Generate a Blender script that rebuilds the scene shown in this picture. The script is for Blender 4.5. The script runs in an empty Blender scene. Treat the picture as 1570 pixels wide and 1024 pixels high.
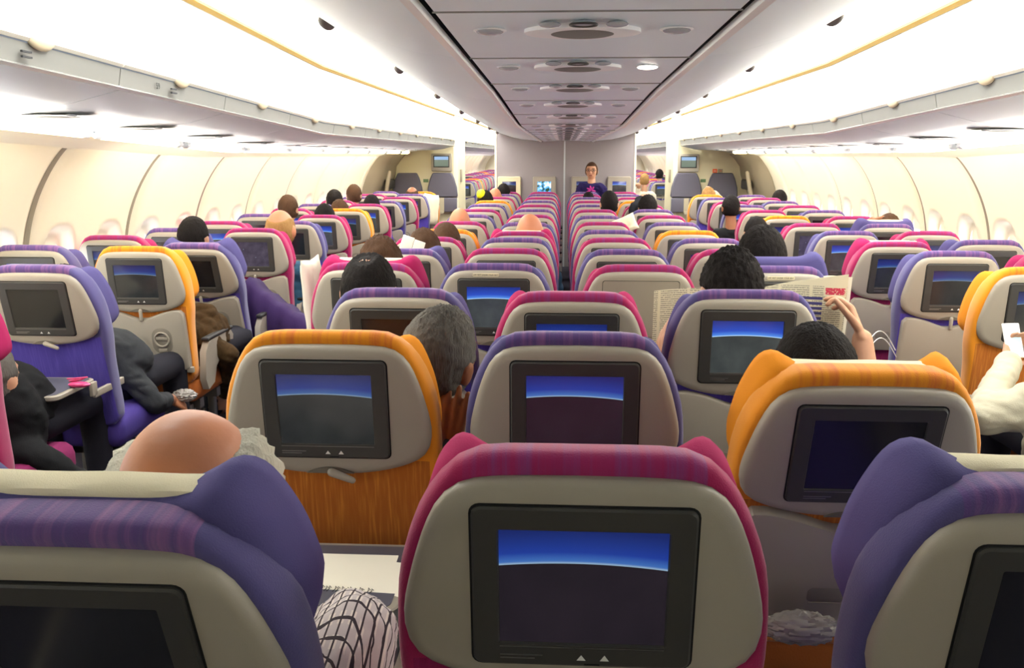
import bpy, bmesh, math, random
from mathutils import Vector, Matrix, noise
random.seed(7)
R = math.radians
# ------------------------------------------------------------------ camera, world, lights, exposure
scene = bpy.context.scene
FOC = 1360.0; PITCH = R(11.39); YAW = math.atan(79*math.cos(PITCH)/FOC)
CAM = Vector((-.045, 0, 1.63))
cd = bpy.data.cameras.new('camera'); cam = bpy.data.objects.new('camera', cd); scene.collection.objects.link(cam)
cam.location = CAM; cam.rotation_euler = (math.pi/2-PITCH, 0, YAW)
cd.sensor_width = 36; cd.lens = 36*FOC/1570; cd.clip_start = .05; cd.clip_end = 100
scene.camera = cam
scene.view_settings.view_transform = 'Standard'; scene.view_settings.look = 'None'
scene.view_settings.gamma = 1; scene.view_settings.use_curve_mapping = False
scene.view_settings.exposure = 0.1
EMIT_AISLE = 8.0      # glow put into the aisle ceiling panels in place of cove light
EMIT_RAIL = 8.0
EMIT_WINDOW = 24.0
w = bpy.data.worlds.new('world'); scene.world = w; w.use_nodes = True
w.node_tree.nodes['Background'].inputs[0].default_value = (.8, .88, 1, 1)
w.node_tree.nodes['Background'].inputs[1].default_value = .3
def area(name, loc, rot, sx, sy, power, col=(1, .95, .85)):
    l = bpy.data.lights.new(name, 'AREA'); l.shape = 'RECTANGLE'; l.size = sx; l.size_y = sy; l.energy = power; l.color = col
    o = bpy.data.objects.new(name, l); scene.collection.objects.link(o); o.location = loc; o.rotation_euler = rot
    return o
# side wall washers that sit in the rail under each row of bins, shining down the lining
for sx in (-1, 1):
    for (y0, y1, dz) in ((1.0, 5.0, .11), (5.0, 9.0, .02), (9.0, 12.6, 0)):
        area('wall_washer', (sx*2.40, (y0+y1)/2, 1.63+dz), (0, R(-28)*sx, 0), .05, y1-y0, 24)
        area('soffit_fill', (sx*2.36, (y0+y1)/2, 1.57+dz), (0, R(180-50)*sx, 0), .04, y1-y0, 12)  # added upward fill below the rail to brighten the dark soffit
    area('wall_washer', (sx*2.40, 23, 1.63), (0, R(-28)*sx, 0), .05, 14, 60)
CAM_BASIS = cam.rotation_euler.to_matrix()
def at(u, v, Y):
    """the point of the cabin at distance Y ahead that shows at pixel (u, v)"""
    d = CAM_BASIS @ Vector(((u-785)/FOC, (512-v)/FOC, -1))
    return CAM + d*(Y/d.y)
# ------------------------------------------------------------------ materials
def lin(h):
    h = h.lstrip('#'); c = [int(h[i:i+2], 16)/255 for i in (0, 2, 4)]
    return tuple(x/12.92 if x <= .04045 else ((x+.055)/1.055)**2.4 for x in c)+(1,)
def nmat(name):
    m = bpy.data.materials.new(name); m.use_nodes = True
    nt = m.node_tree; b = nt.nodes['Principled BSDF']
    return m, nt, b
def mat(name, col, rough=.6, bump=0, bscale=200, var=0, vscale=8, metal=0, coat=0, emit=None, estr=0, spec=.5):
    m, nt, b = nmat(name)
    c = lin(col)
    b.inputs['Base Color'].default_value = c; b.inputs['Roughness'].default_value = rough
    b.inputs['Metallic'].default_value = metal; b.inputs['Coat Weight'].default_value = coat
    b.inputs['Specular IOR Level'].default_value = spec
    tc = nt.nodes.new('ShaderNodeTexCoord')
    if var:
        n = nt.nodes.new('ShaderNodeTexNoise'); n.inputs['Scale'].default_value = vscale
        nt.links.new(tc.outputs['Object'], n.inputs['Vector'])
        mx = nt.nodes.new('ShaderNodeMix'); mx.data_type = 'RGBA'
        mx.inputs[6].default_value = tuple(x*(1-var) for x in c[:3])+(1,)
        mx.inputs[7].default_value = tuple(min(1, x*(1+var)) for x in c[:3])+(1,)
        nt.links.new(n.outputs['Fac'], mx.inputs[0]); nt.links.new(mx.outputs[2], b.inputs['Base Color'])
    if bump:
        n2 = nt.nodes.new('ShaderNodeTexNoise'); n2.inputs['Scale'].default_value = bscale
        nt.links.new(tc.outputs['Object'], n2.inputs['Vector'])
        bp = nt.nodes.new('ShaderNodeBump'); bp.inputs['Strength'].default_value = bump; bp.inputs['Distance'].default_value = .002
        nt.links.new(n2.outputs['Fac'], bp.inputs['Height']); nt.links.new(bp.outputs[0], b.inputs['Normal'])
    if emit:
        b.inputs['Emission Color'].default_value = lin(emit); b.inputs['Emission Strength'].default_value = estr
    return m
def node(nt, t, op=None, *vals):
    n = nt.nodes.new(t)
    if op: n.operation = op
    for i, v in enumerate(vals):
        if v is None: continue
        if isinstance(v, (int, float)): n.inputs[i].default_value = v
        else: nt.links.new(v, n.inputs[i])
    return n.outputs[0]
def M_(nt, op, *v): return node(nt, 'ShaderNodeMath', op, *v)
def mixc(nt, fac, a, b):
    mx = nt.nodes.new('ShaderNodeMix'); mx.data_type = 'RGBA'
    for s, v in ((0, fac), (6, a), (7, b)):
        if isinstance(v, (int, float)): mx.inputs[s].default_value = v
        elif isinstance(v, tuple): mx.inputs[s].default_value = v
        else: nt.links.new(v, mx.inputs[s])
    return mx.outputs[2]
def xyz(nt):
    tc = nt.nodes.new('ShaderNodeTexCoord'); s = nt.nodes.new('ShaderNodeSeparateXYZ')
    nt.links.new(tc.outputs['Object'], s.inputs[0]); return tc.outputs['Object'], s.outputs[0], s.outputs[1], s.outputs[2]
def fabric(name, plain, s1, s2, p1, p2, rough=.9):
    """seat cover: woven plain sides, a band of upright coloured stripes in the middle and over the lower back"""
    m, nt, b = nmat(name); vec, x, y, z = xyz(nt)
    mp = nt.nodes.new('ShaderNodeMapping'); mp.inputs['Scale'].default_value = (75, 3, 2.2); nt.links.new(vec, mp.inputs[0])
    n = nt.nodes.new('ShaderNodeTexNoise'); n.inputs['Scale'].default_value = 1; n.inputs['Detail'].default_value = 3; nt.links.new(mp.outputs[0], n.inputs['Vector'])
    mp2 = nt.nodes.new('ShaderNodeMapping'); mp2.inputs['Scale'].default_value = (160, 3, 9); nt.links.new(vec, mp2.inputs[0])
    n2 = nt.nodes.new('ShaderNodeTexNoise'); n2.inputs['Scale'].default_value = 1; nt.links.new(mp2.outputs[0], n2.inputs['Vector'])
    f = M_(nt, 'MULTIPLY', M_(nt, 'SUBTRACT', n.outputs['Fac'], .42), 5); f = M_(nt, 'MINIMUM', M_(nt, 'MAXIMUM', f, 0), 1)
    g = M_(nt, 'MULTIPLY', M_(nt, 'SUBTRACT', n2.outputs['Fac'], .45), 4); g = M_(nt, 'MINIMUM', M_(nt, 'MAXIMUM', g, 0), 1)
    top = mixc(nt, M_(nt, 'MULTIPLY', g, .5), mixc(nt, f, lin(s1), lin(s2)), lin(plain))
    low = mixc(nt, M_(nt, 'MULTIPLY', f, .8), mixc(nt, g, lin(p1), lin(p2)), lin(p1))
    inband = M_(nt, 'LESS_THAN', M_(nt, 'ABSOLUTE', x), .152)
    islow = M_(nt, 'LESS_THAN', z, .42)
    c = mixc(nt, inband, lin(plain), top)
    c = mixc(nt, M_(nt, 'MULTIPLY', islow, M_(nt, 'LESS_THAN', M_(nt, 'ABSOLUTE', x), .225)), c, low)
    nt.links.new(c, b.inputs['Base Color']); b.inputs['Roughness'].default_value = rough
    b.inputs['Sheen Weight'].default_value = .25; b.inputs['Sheen Roughness'].default_value = .5
    b.inputs['Specular IOR Level'].default_value = .2
    w1 = nt.nodes.new('ShaderNodeTexNoise'); w1.inputs['Scale'].default_value = 420; nt.links.new(vec, w1.inputs['Vector'])
    bp = nt.nodes.new('ShaderNodeBump'); bp.inputs['Strength'].default_value = .35; bp.inputs['Distance'].default_value = .002
    nt.links.new(w1.outputs['Fac'], bp.inputs['Height']); nt.links.new(bp.outputs[0], b.inputs['Normal'])
    return m
def screen_mat(name, kind, k=1.0):
    """a seat screen: the picture itself glows, the glass in front of it is glossy"""
    m, nt, b = nmat(name); vec, x, y, z = xyz(nt)
    b.inputs['Base Color'].default_value = (.012, .012, .014, 1); b.inputs['Roughness'].default_value = .16
    b.inputs['Specular IOR Level'].default_value = .8
    if kind == 'map':
        hor = M_(nt, 'SUBTRACT', .036, M_(nt, 'MULTIPLY', M_(nt, 'POWER', M_(nt, 'ABSOLUTE', M_(nt, 'ADD', x, .01)), 2), .55))
        t = M_(nt, 'DIVIDE', M_(nt, 'SUBTRACT', z, hor), .046)
        t = M_(nt, 'MINIMUM', M_(nt, 'MAXIMUM', t, 0), 1)
        cr = nt.nodes.new('ShaderNodeValToRGB'); nt.links.new(t, cr.inputs[0])
        e = cr.color_ramp.elements; e[0].position = 0; e[0].color = (.55, .8, 1, 1); e[1].position = 1; e[1].color = (.012, .03, .22, 1)
        q = e.new(.08); q.color = (.08, .25, .75, 1); q = e.new(.35); q.color = (.02, .07, .5, 1)
        n = nt.nodes.new('ShaderNodeTexNoise'); n.inputs['Scale'].default_value = 16; n.inputs['Detail'].default_value = 6; nt.links.new(vec, n.inputs['Vector'])
        ground = mixc(nt, n.outputs['Fac'], (.012, .016, .018, 1), (.075, .085, .08, 1)) if k != .55 else mixc(nt, n.outputs['Fac'], (.012, .009, .014, 1), (.035, .024, .035, 1))
        c = mixc(nt, M_(nt, 'GREATER_THAN', z, hor), ground, cr.outputs[0])
        nt.links.new(c, b.inputs['Emission Color']); b.inputs['Emission Strength'].default_value = k
    elif kind == 'menu':
        v = nt.nodes.new('ShaderNodeTexVoronoi'); v.inputs['Scale'].default_value = 26; nt.links.new(vec, v.inputs['Vector'])
        n = nt.nodes.new('ShaderNodeTexNoise'); n.inputs['Scale'].default_value = 22; nt.links.new(vec, n.inputs['Vector'])
        c = mixc(nt, n.outputs['Fac'], (.01, .01, .03, 1), (.18, .14, .2, 1))
        c = mixc(nt, M_(nt, 'LESS_THAN', v.outputs['Distance'], .1), c, (.3, .35, .45, 1))
        nt.links.new(c, b.inputs['Emission Color']); b.inputs['Emission Strength'].default_value = k
    return m
MAT = dict(
    shell=mat('shell_plastic', '#a39b8c', .42, bump=.12, bscale=900, spec=.4),
    tray=mat('tray_plastic', '#9a9284', .45, bump=.12, bscale=900),
    bezel=mat('monitor_plastic', '#3b3935', .5, bump=.1, bscale=700),
    gap=mat('black_seal', '#0c0c0c', .8),
    white_mark=mat('white_print', '#e8e8e0', .6),
    dark_pad=mat('black_padding', '#1c1b1a', .6, bump=.2, bscale=300),
    metal=mat('seat_metal', '#8d8b86', .35, metal=.8),
    cloth=mat('cream_cotton', '#efe4c4', .85, bump=.3, bscale=500, spec=.2),
    fab_p=fabric('purple_fabric', '#544e80', '#5e4681', '#835a8d', '#453796', '#5647a8'),
    fab_m=fabric('magenta_fabric', '#a8225a', '#9e2862', '#8c3a78', '#8a1550', '#a0235f'),
    fab_o=fabric('orange_fabric', '#ea9420', '#e8941e', '#d9762c', '#b5651a', '#d98a2c'),
    plain_p=mat('purple_plain_cloth', '#544e80', .9, bump=.35, bscale=420, spec=.2), plain_m=mat('magenta_plain_cloth', '#a8225a', .9, bump=.35, bscale=420, spec=.2), plain_o=mat('orange_plain_cloth', '#e58e1e', .9, bump=.35, bscale=420, spec=.2),
    cush_p=mat('purple_seat_cloth', '#3c2c7c', .9, bump=.3), cush_m=mat('magenta_seat_cloth', '#7d1350', .9, bump=.3),
    cush_o=mat('orange_seat_cloth', '#a4571a', .9, bump=.3),
    scr_map=screen_mat('moving_map_bright', 'map', 1.0), scr_dim=screen_mat('moving_map_dim', 'map', .35),
    scr_night=screen_mat('moving_map_night', 'map', .55), scr_off=screen_mat('dark_glass', 'off'), scr_menu=screen_mat('menu_picture', 'menu', .6),
    ceil=mat('ceiling_panel', '#e9f6fb', .38, bump=.04, bscale=30, var=.02, vscale=3),
    cream=mat('cream_lining', '#f3ead0', .5, var=.02, vscale=2), white=mat('white_panel', '#eff1f2', .45),
    strip=mat('grey_handrail', '#84847f', .5, var=.04), soffit=mat('bin_underside', '#c2c8cc', .4),
    slot=mat('dark_slot', '#2b2c2e', .7), trimw=mat('bright_trim', '#f4f4f0', .3),
    yellow=mat('yellowed_seal', '#97782c', .6), latch=mat('cream_latch', '#dccdae', .5), latchg=mat('grey_latch', '#77726a', .45),
    grille=mat('speaker_grille', '#7e7c77', .7, bump=.4, bscale=1200), lampoff=mat('reading_lamp_glass', '#a9afb3', .2),
    lampon=mat('lit_lamp', '#ffffff', .3, emit='#fff6e4', estr=6),
    lens=mat('glowing_ceiling_panel', '#ffffff', .4, emit='#fdfbf5', estr=EMIT_AISLE),  # plain aisle ceiling made emissive, standing in for hidden cove lamps
    rail=mat('rail_light', '#fff8d0', .4, emit='#fff2b8', estr=EMIT_RAIL),
    pane=mat('window_pane', '#ffffff', .2, emit='#e6f0ff', estr=EMIT_WINDOW),
    mauve=mat('mauve_partition', '#918a8c', .75, bump=.25, bscale=160, var=.03, vscale=20),
    monument=mat('cream_monument', '#d9d0ab', .5), doorgrey=mat('door_lining', '#9c9079', .55, var=.06, vscale=5),
    jump=mat('slate_vinyl', '#625f6c', .55, bump=.2, bscale=120), jumpmetal=mat('harness_strap', '#b9ae93', .6),
    carpet=mat('aisle_carpet', '#2a2838', .95, bump=.5, bscale=250, var=.25, vscale=120), orange_sign=mat('orange_sign', '#c4552b', .5, emit='#c4552b', estr=.3),
    green_sign=mat('green_sign', '#5d7a52', .5), skin=mat('skin', '#c08f70', .5, var=.06, vscale=25),
    skin_red=mat('ruddy_skin', '#c07f5e', .5, var=.22, vscale=7, spec=.3, bump=.15, bscale=120), skin_dark=mat('tan_skin', '#96603f', .5, var=.08, vscale=25), paper=mat('white_paper', '#f0ead8', .8))
def hair_mat(name, c1, c2, rough=.45):
    m, nt, b = nmat(name); vec, x, y, z = xyz(nt)
    mp = nt.nodes.new('ShaderNodeMapping'); mp.inputs['Scale'].default_value = (260, 260, 30); nt.links.new(vec, mp.inputs[0])
    n = nt.nodes.new('ShaderNodeTexNoise'); n.inputs['Scale'].default_value = 1; n.inputs['Detail'].default_value = 4; nt.links.new(mp.outputs[0], n.inputs['Vector'])
    n3 = nt.nodes.new('ShaderNodeTexNoise'); n3.inputs['Scale'].default_value = 14; nt.links.new(vec, n3.inputs['Vector'])
    f = M_(nt, 'MULTIPLY', M_(nt, 'ADD', n.outputs['Fac'], n3.outputs['Fac']), .55)
    nt.links.new(mixc(nt, f, lin(c1), lin(c2)), b.inputs['Base Color']); b.inputs['Roughness'].default_value = .75; b.inputs['Specular IOR Level'].default_value = .12
    bp = nt.nodes.new('ShaderNodeBump'); bp.inputs['Strength'].default_value = 1.0; bp.inputs['Distance'].default_value = .004
    nt.links.new(n.outputs['Fac'], bp.inputs['Height']); nt.links.new(bp.outputs[0], b.inputs['Normal'])
    return m
HAIR = dict(black=hair_mat('black_hair', '#0d0b0b', '#241f1d'), brown=hair_mat('brown_hair', '#2b1c14', '#5c4330'), white=hair_mat('white_hair', '#a9a594', '#dad7c6', .7),
            grey=hair_mat('greying_hair', '#171412', '#7d7871'), blond=hair_mat('light_hair', '#6b4c2c', '#b48d58'))
# ------------------------------------------------------------------ mesh helpers
COL = scene.collection
class MB:
    def __init__(s): s.v = []; s.f = []; s.mi = []; s.cur = 0
    def add(s, vs, fs):
        o = len(s.v); s.v += [tuple(p) for p in vs]
        for f in fs: s.f.append(tuple(o+i for i in f)); s.mi.append(s.cur)
        return s
    def box(s, x0, x1, y0, y1, z0, z1, bev=0):
        if bev <= 0:
            vs = [(x, y, z) for z in (z0, z1) for y in (y0, y1) for x in (x0, x1)]
            return s.add(vs, [(0, 2, 3, 1), (4, 5, 7, 6), (0, 1, 5, 4), (2, 6, 7, 3), (0, 4, 6, 2), (1, 3, 7, 5)])
        b = min(bev, (x1-x0)/2.01, (y1-y0)/2.01, (z1-z0)/2.01)
        def ring(z, i): return [(x0+b*i[0], y0+b*i[1], z) for _ in ()] or rr(x0, x1, y0, y1, b, i, z)
        def rr(x0, x1, y0, y1, b, ins, z):
            out = []
            for cx, cy, a0 in ((x1-b, y1-b, 0), (x0+b, y1-b, 90), (x0+b, y0+b, 180), (x1-b, y0+b, 270)):
                for k in range(5):
                    a = R(a0+k*22.5); out.append((cx+(b-ins)*math.cos(a), cy+(b-ins)*math.sin(a), z))
            return out
        loops = []
        for k in range(4): a = R(90*k/3); loops.append(rr(x0, x1, y0, y1, b, b*(1-math.sin(a)), z0+b*(1-math.cos(a))))
        for k in range(4): a = R(90*k/3); loops.append(rr(x0, x1, y0, y1, b, b*(1-math.cos(a)), z1-b*(1-math.sin(a))))
        return s.loft(loops)
    def loft(s, loops, cap0=True, cap1=True, closed=True):
        n = len(loops[0]); vs = [p for l in loops for p in l]; fs = []
        for i in range(len(loops)-1):
            for j in range(n if closed else n-1):
                k = (j+1) % n; fs.append((i*n+j, i*n+k, (i+1)*n+k, (i+1)*n+j))
        if cap0: fs.append(tuple(reversed(range(n))))
        if cap1: fs.append(tuple((len(loops)-1)*n+j for j in range(n)))
        return s.add(vs, fs)
    def ell(s, c, r, nu=20, nv=12, rot=None, fn=None):
        c = Vector(c); vs = []; fs = []
        for i in range(nv+1):
            t = math.pi*i/nv
            for j in range(nu):
                p = 2*math.pi*j/nu; d = Vector((math.sin(t)*math.cos(p), math.sin(t)*math.sin(p), math.cos(t)))
                k = 1+(fn(d) if fn else 0)
                q = Vector((d.x*r[0], d.y*r[1], d.z*r[2]))*k
                if rot: q = rot @ q
                vs.append(c+q)
        for i in range(nv):
            for j in range(nu):
                k = (j+1) % nu; fs.append((i*nu+j, (i+1)*nu+j, (i+1)*nu+k, i*nu+k))
        return s.add(vs, fs)
    def cap(s, p0, p1, r0, r1, n=14):
        p0 = Vector(p0); p1 = Vector(p1); d = p1-p0; L = d.length
        q = d.to_track_quat('Z', 'Y').to_matrix() if L > 1e-6 else Matrix.Identity(3)
        prof = [(r0*math.cos(a), -r0*math.sin(a)) for a in [R(x) for x in (88, 60, 30, 0)]]+[(r1*math.cos(a), L+r1*math.sin(a)) for a in [R(x) for x in (0, 30, 60, 88)]]
        loops = [[p0+q @ Vector((r*math.cos(2*math.pi*j/n), r*math.sin(2*math.pi*j/n), z)) for j in range(n)] for r, z in prof]
        return s.loft(loops)
    def chain(s, pts, rs, n=14):
        for a, b, ra, rb in zip(pts, pts[1:], rs, rs[1:]): s.cap(a, b, ra, rb, n)
        return s
    def tube(s, pts, r, n=10):
        pts = [Vector(p) for p in pts]; loops = []
        up = Vector((0, 0, 1))
        for i, p in enumerate(pts):
            d = (pts[min(i+1, len(pts)-1)]-pts[max(i-1, 0)]).normalized()
            a = d.cross(up); a = a.normalized() if a.length > 1e-4 else Vector((1, 0, 0)); b = d.cross(a).normalized()
            rr = r[i] if isinstance(r, (list, tuple)) else r
            loops.append([p+a*rr*math.cos(2*math.pi*k/n)+b*rr*math.sin(2*math.pi*k/n) for k in range(n)])
        return s.loft(loops)
    def mesh(s, name, mats, angle=40):
        me = bpy.data.meshes.new(name); me.from_pydata([tuple(p) for p in s.v], [], s.f)
        if not isinstance(mats, (list, tuple)): mats = [mats]
        for m in mats: me.materials.append(m)
        bm = bmesh.new(); bm.from_mesh(me)
        bm.faces.ensure_lookup_table()
        for i, f in enumerate(bm.faces): f.material_index = s.mi[i]; f.smooth = True
        bmesh.ops.recalc_face_normals(bm, faces=bm.faces); bm.to_mesh(me); bm.free()
        me.set_sharp_from_angle(angle=R(angle))
        return me
    def build(s, name, mats, parent=None, loc=(0, 0, 0), angle=40):
        return link(name, s.mesh(name, mats, angle), parent, loc)
def link(name, me, parent=None, loc=(0, 0, 0)):
    o = bpy.data.objects.new(name, me); COL.objects.link(o); o.parent = parent; o.location = loc
    return o
def tag(o, label=None, cat=None, group=None, kind=None):
    if label: o['label'] = label
    if cat: o['category'] = cat
    if group: o['group'] = group
    if kind: o['kind'] = kind
    return o
def empty(name, loc, label=None, cat=None, group=None, rz=0):
    o = bpy.data.objects.new(name, None); COL.objects.link(o); o.location = loc; o.rotation_euler.z = rz; o.empty_display_size = .1
    return tag(o, label, cat, group)
def struct(name, mb, mats, angle=40): return tag(mb.build(name, mats, angle=angle), kind='structure')
def kids(o): return [c for c in bpy.data.objects if c.parent == o]
def remeshed(mb, name, mats, voxel, smooth=4):
    """union of the added volumes as one continuous skin"""
    t = mb.build('tmp', mats); md = t.modifiers.new('r', 'REMESH'); md.mode = 'VOXEL'; md.voxel_size = voxel; md.use_smooth_shade = True
    sm = t.modifiers.new('s', 'SMOOTH'); sm.iterations = smooth; sm.factor = .5
    dg = bpy.context.evaluated_depsgraph_get(); me = bpy.data.meshes.new_from_object(t.evaluated_get(dg)); me.name = name
    bpy.data.objects.remove(t)
    me.materials.clear()
    for m in (mats if isinstance(mats, (list, tuple)) else [mats]): me.materials.append(m)
    return me
def text_mesh(txt, size, m, name):
    cu = bpy.data.curves.new('t', 'FONT'); cu.body = txt; cu.size = size; cu.align_x = 'CENTER'; cu.align_y = 'CENTER'; cu.extrude = .0004
    t = bpy.data.objects.new('t', cu); COL.objects.link(t)
    dg = bpy.context.evaluated_depsgraph_get(); me = bpy.data.meshes.new_from_object(t.evaluated_get(dg)); me.name = name
    bpy.data.objects.remove(t); me.materials.clear(); me.materials.append(m)
    return me
def smooth_half(pts, n):
    """resample a half outline [(half_width, z)...] evenly with Catmull-Rom smoothing"""
    P = [Vector(p) for p in pts]; P = [P[0]*2-P[1]]+P+[P[-1]*2-P[-2]]; out = []
    for i in range(1, len(P)-2):
        for k in range(12):
            t = k/12; a, b, c, d = P[i-1], P[i], P[i+1], P[i+2]
            out.append(.5*((2*b)+(c-a)*t+(2*a-5*b+4*c-d)*t*t+(3*b-a-3*c+d)*t**3))
    out.append(P[-2]); L = [0]
    for a, b in zip(out, out[1:]): L.append(L[-1]+(b-a).length)
    res = []; j = 0
    for k in range(n):
        s = L[-1]*k/(n-1)
        while j < len(L)-2 and L[j+1] < s: j += 1
        t = (s-L[j])/max(1e-9, L[j+1]-L[j]); res.append(out[j].lerp(out[j+1], min(1, t)))
    return res
def outline(half, n=22):
    h = smooth_half(half, n)          # from top centre (x=0) down to bottom centre (x=0)
    return [(p.x, p.y) for p in h]+[(-p.x, p.y) for p in reversed(h[1:-1])]
def inset(ol, d):
    n = len(ol); out = []
    for i in range(n):
        a = Vector(ol[i-1]); b = Vector(ol[(i+1) % n]); t = (b-a).normalized(); nrm = Vector((-t.y, t.x))
        out.append((ol[i][0]-nrm.x*d, ol[i][1]-nrm.y*d))
    # keep orientation: make sure inset shrinks
    if sum(abs(p[0]) for p in out) > sum(abs(p[0]) for p in ol) and d > 0: return inset(ol, -d)
    return out
def rrect(x0, x1, z0, z1, r, k=4):
    out = []
    for cx, cz, a0 in ((x1-r, z1-r, 90), (x1-r, z0+r, 0), (x0+r, z0+r, -90), (x0+r, z1-r, -180)):
        for i in range(k+1): a = R(a0-90*i/k); out.append((cx+r*math.cos(a), cz+r*math.sin(a)))
    return out
def xz(ol, y): return [(p[0], y, p[1]) for p in ol]
# ------------------------------------------------------------------ the seat
def sstep(a, b, x): t = max(0, min(1, (x-a)/(b-a))); return t*t*(3-2*t)
BH = .73                                  # length of the back from hinge to top
HINGE = (0, .064, .423); LEAN = 5.0
def H(pts): return [(x, BH-d) for x, d in pts]
FAB = outline(H([(0, 0), (.07, 0), (.125, .002), (.155, .012), (.18, .036), (.2, .068), (.218, .105), (.234, .15), (.243, .194), (.2475, .26), (.2465, .33), (.236, .42), (.231, .55), (.226, .68), (.2, .722), (.1, .73), (0, .73)]), 34)
SHL = outline(H([(0, .031), (.08, .032), (.135, .036), (.163, .046), (.183, .066), (.198, .094), (.211, .13), (.222, .17), (.231, .212), (.2325, .245), (.226, .274), (.207, .298), (.17, .316), (.12, .33), (.06, .338), (0, .34)]), 30)
HDR = outline([(0, -.03), (.07, -.03), (.11, -.027), (.135, -.02), (.158, -.013), (.18, -.022), (.2, -.052), (.222, -.12), (.233, -.18), (.237, -.23), (.225, -.262), (.19, -.275), (.1, -.28), (0, -.28)], 44)
def seat_meshes(k):
    fab = MAT['fab_'+k]; D = {}
    b = MB(); lo = [xz(inset(FAB, i_), y_) for i_, y_ in ((.03, .003), (.018, .001), (.011, .003), (.006, .007), (.0025, .013), (.0005, .022), (0, .035), (0, .055), (.002, .068), (.006, .08), (.013, .09), (.024, .097), (.05, .1))]
    lo = [[(x, y, z-(.004+.24*max(0, y-.015))*sstep(BH-.1, BH, z)) for x, y, z in l] for l in lo]     # the top rolls down towards the sitter
    D['backrest'] = b.loft(lo).mesh('backrest', fab, 75)
    b = MB()
    def wing(ol, y, f):   # the outer wings of the headrest sweep forward
        return [(x, y+f*sstep(.08, .25, abs(x))*.07, z) for x, z in ol]
    lo = [wing(inset(HDR, .02), .05, 0), wing(inset(HDR, .004), .058, .2), wing(HDR, .072, .4), wing(HDR, .1, .7), wing(inset(HDR, .006), .118, 1), wing(inset(HDR, .02), .13, 1), wing(inset(HDR, .06), .132, 1)]
    D['headrest'] = b.loft(lo).mesh('headrest', MAT['plain_'+k], 75)
    b = MB(); w_ = .133
    prof = [(.082, -.006), (.083, -.001), (.087, .0045), (.1, .0065), (.124, .002), (.137, -.02), (.137, -.2)]
    lo = [[(-w_, y, z) for y, z in prof]+[(-w_, y+(.0025 if y < .09 else -.0025), z-.003) for y, z in reversed(prof)],
          [(w_, y, z) for y, z in prof]+[(w_, y+(.0025 if y < .09 else -.0025), z-.003) for y, z in reversed(prof)]]
    mid = [[(x, y, z+.001*math.sin(i*1.7+x*40)) for i, (x, y, z) in enumerate([(xx, p[1], p[2]) for p in lo[0]])] for xx in [-w_+2*w_*q/8 for q in range(9)]]
    D['head_cloth'] = b.loft(mid).mesh('head_cloth', MAT['cloth'])
    b = MB(); b.box(-.225, .225, 0, .47, .32, .46, .05); D['seat_cushion'] = b.mesh('seat_cushion', MAT['cush_'+k])
    return D
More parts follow.
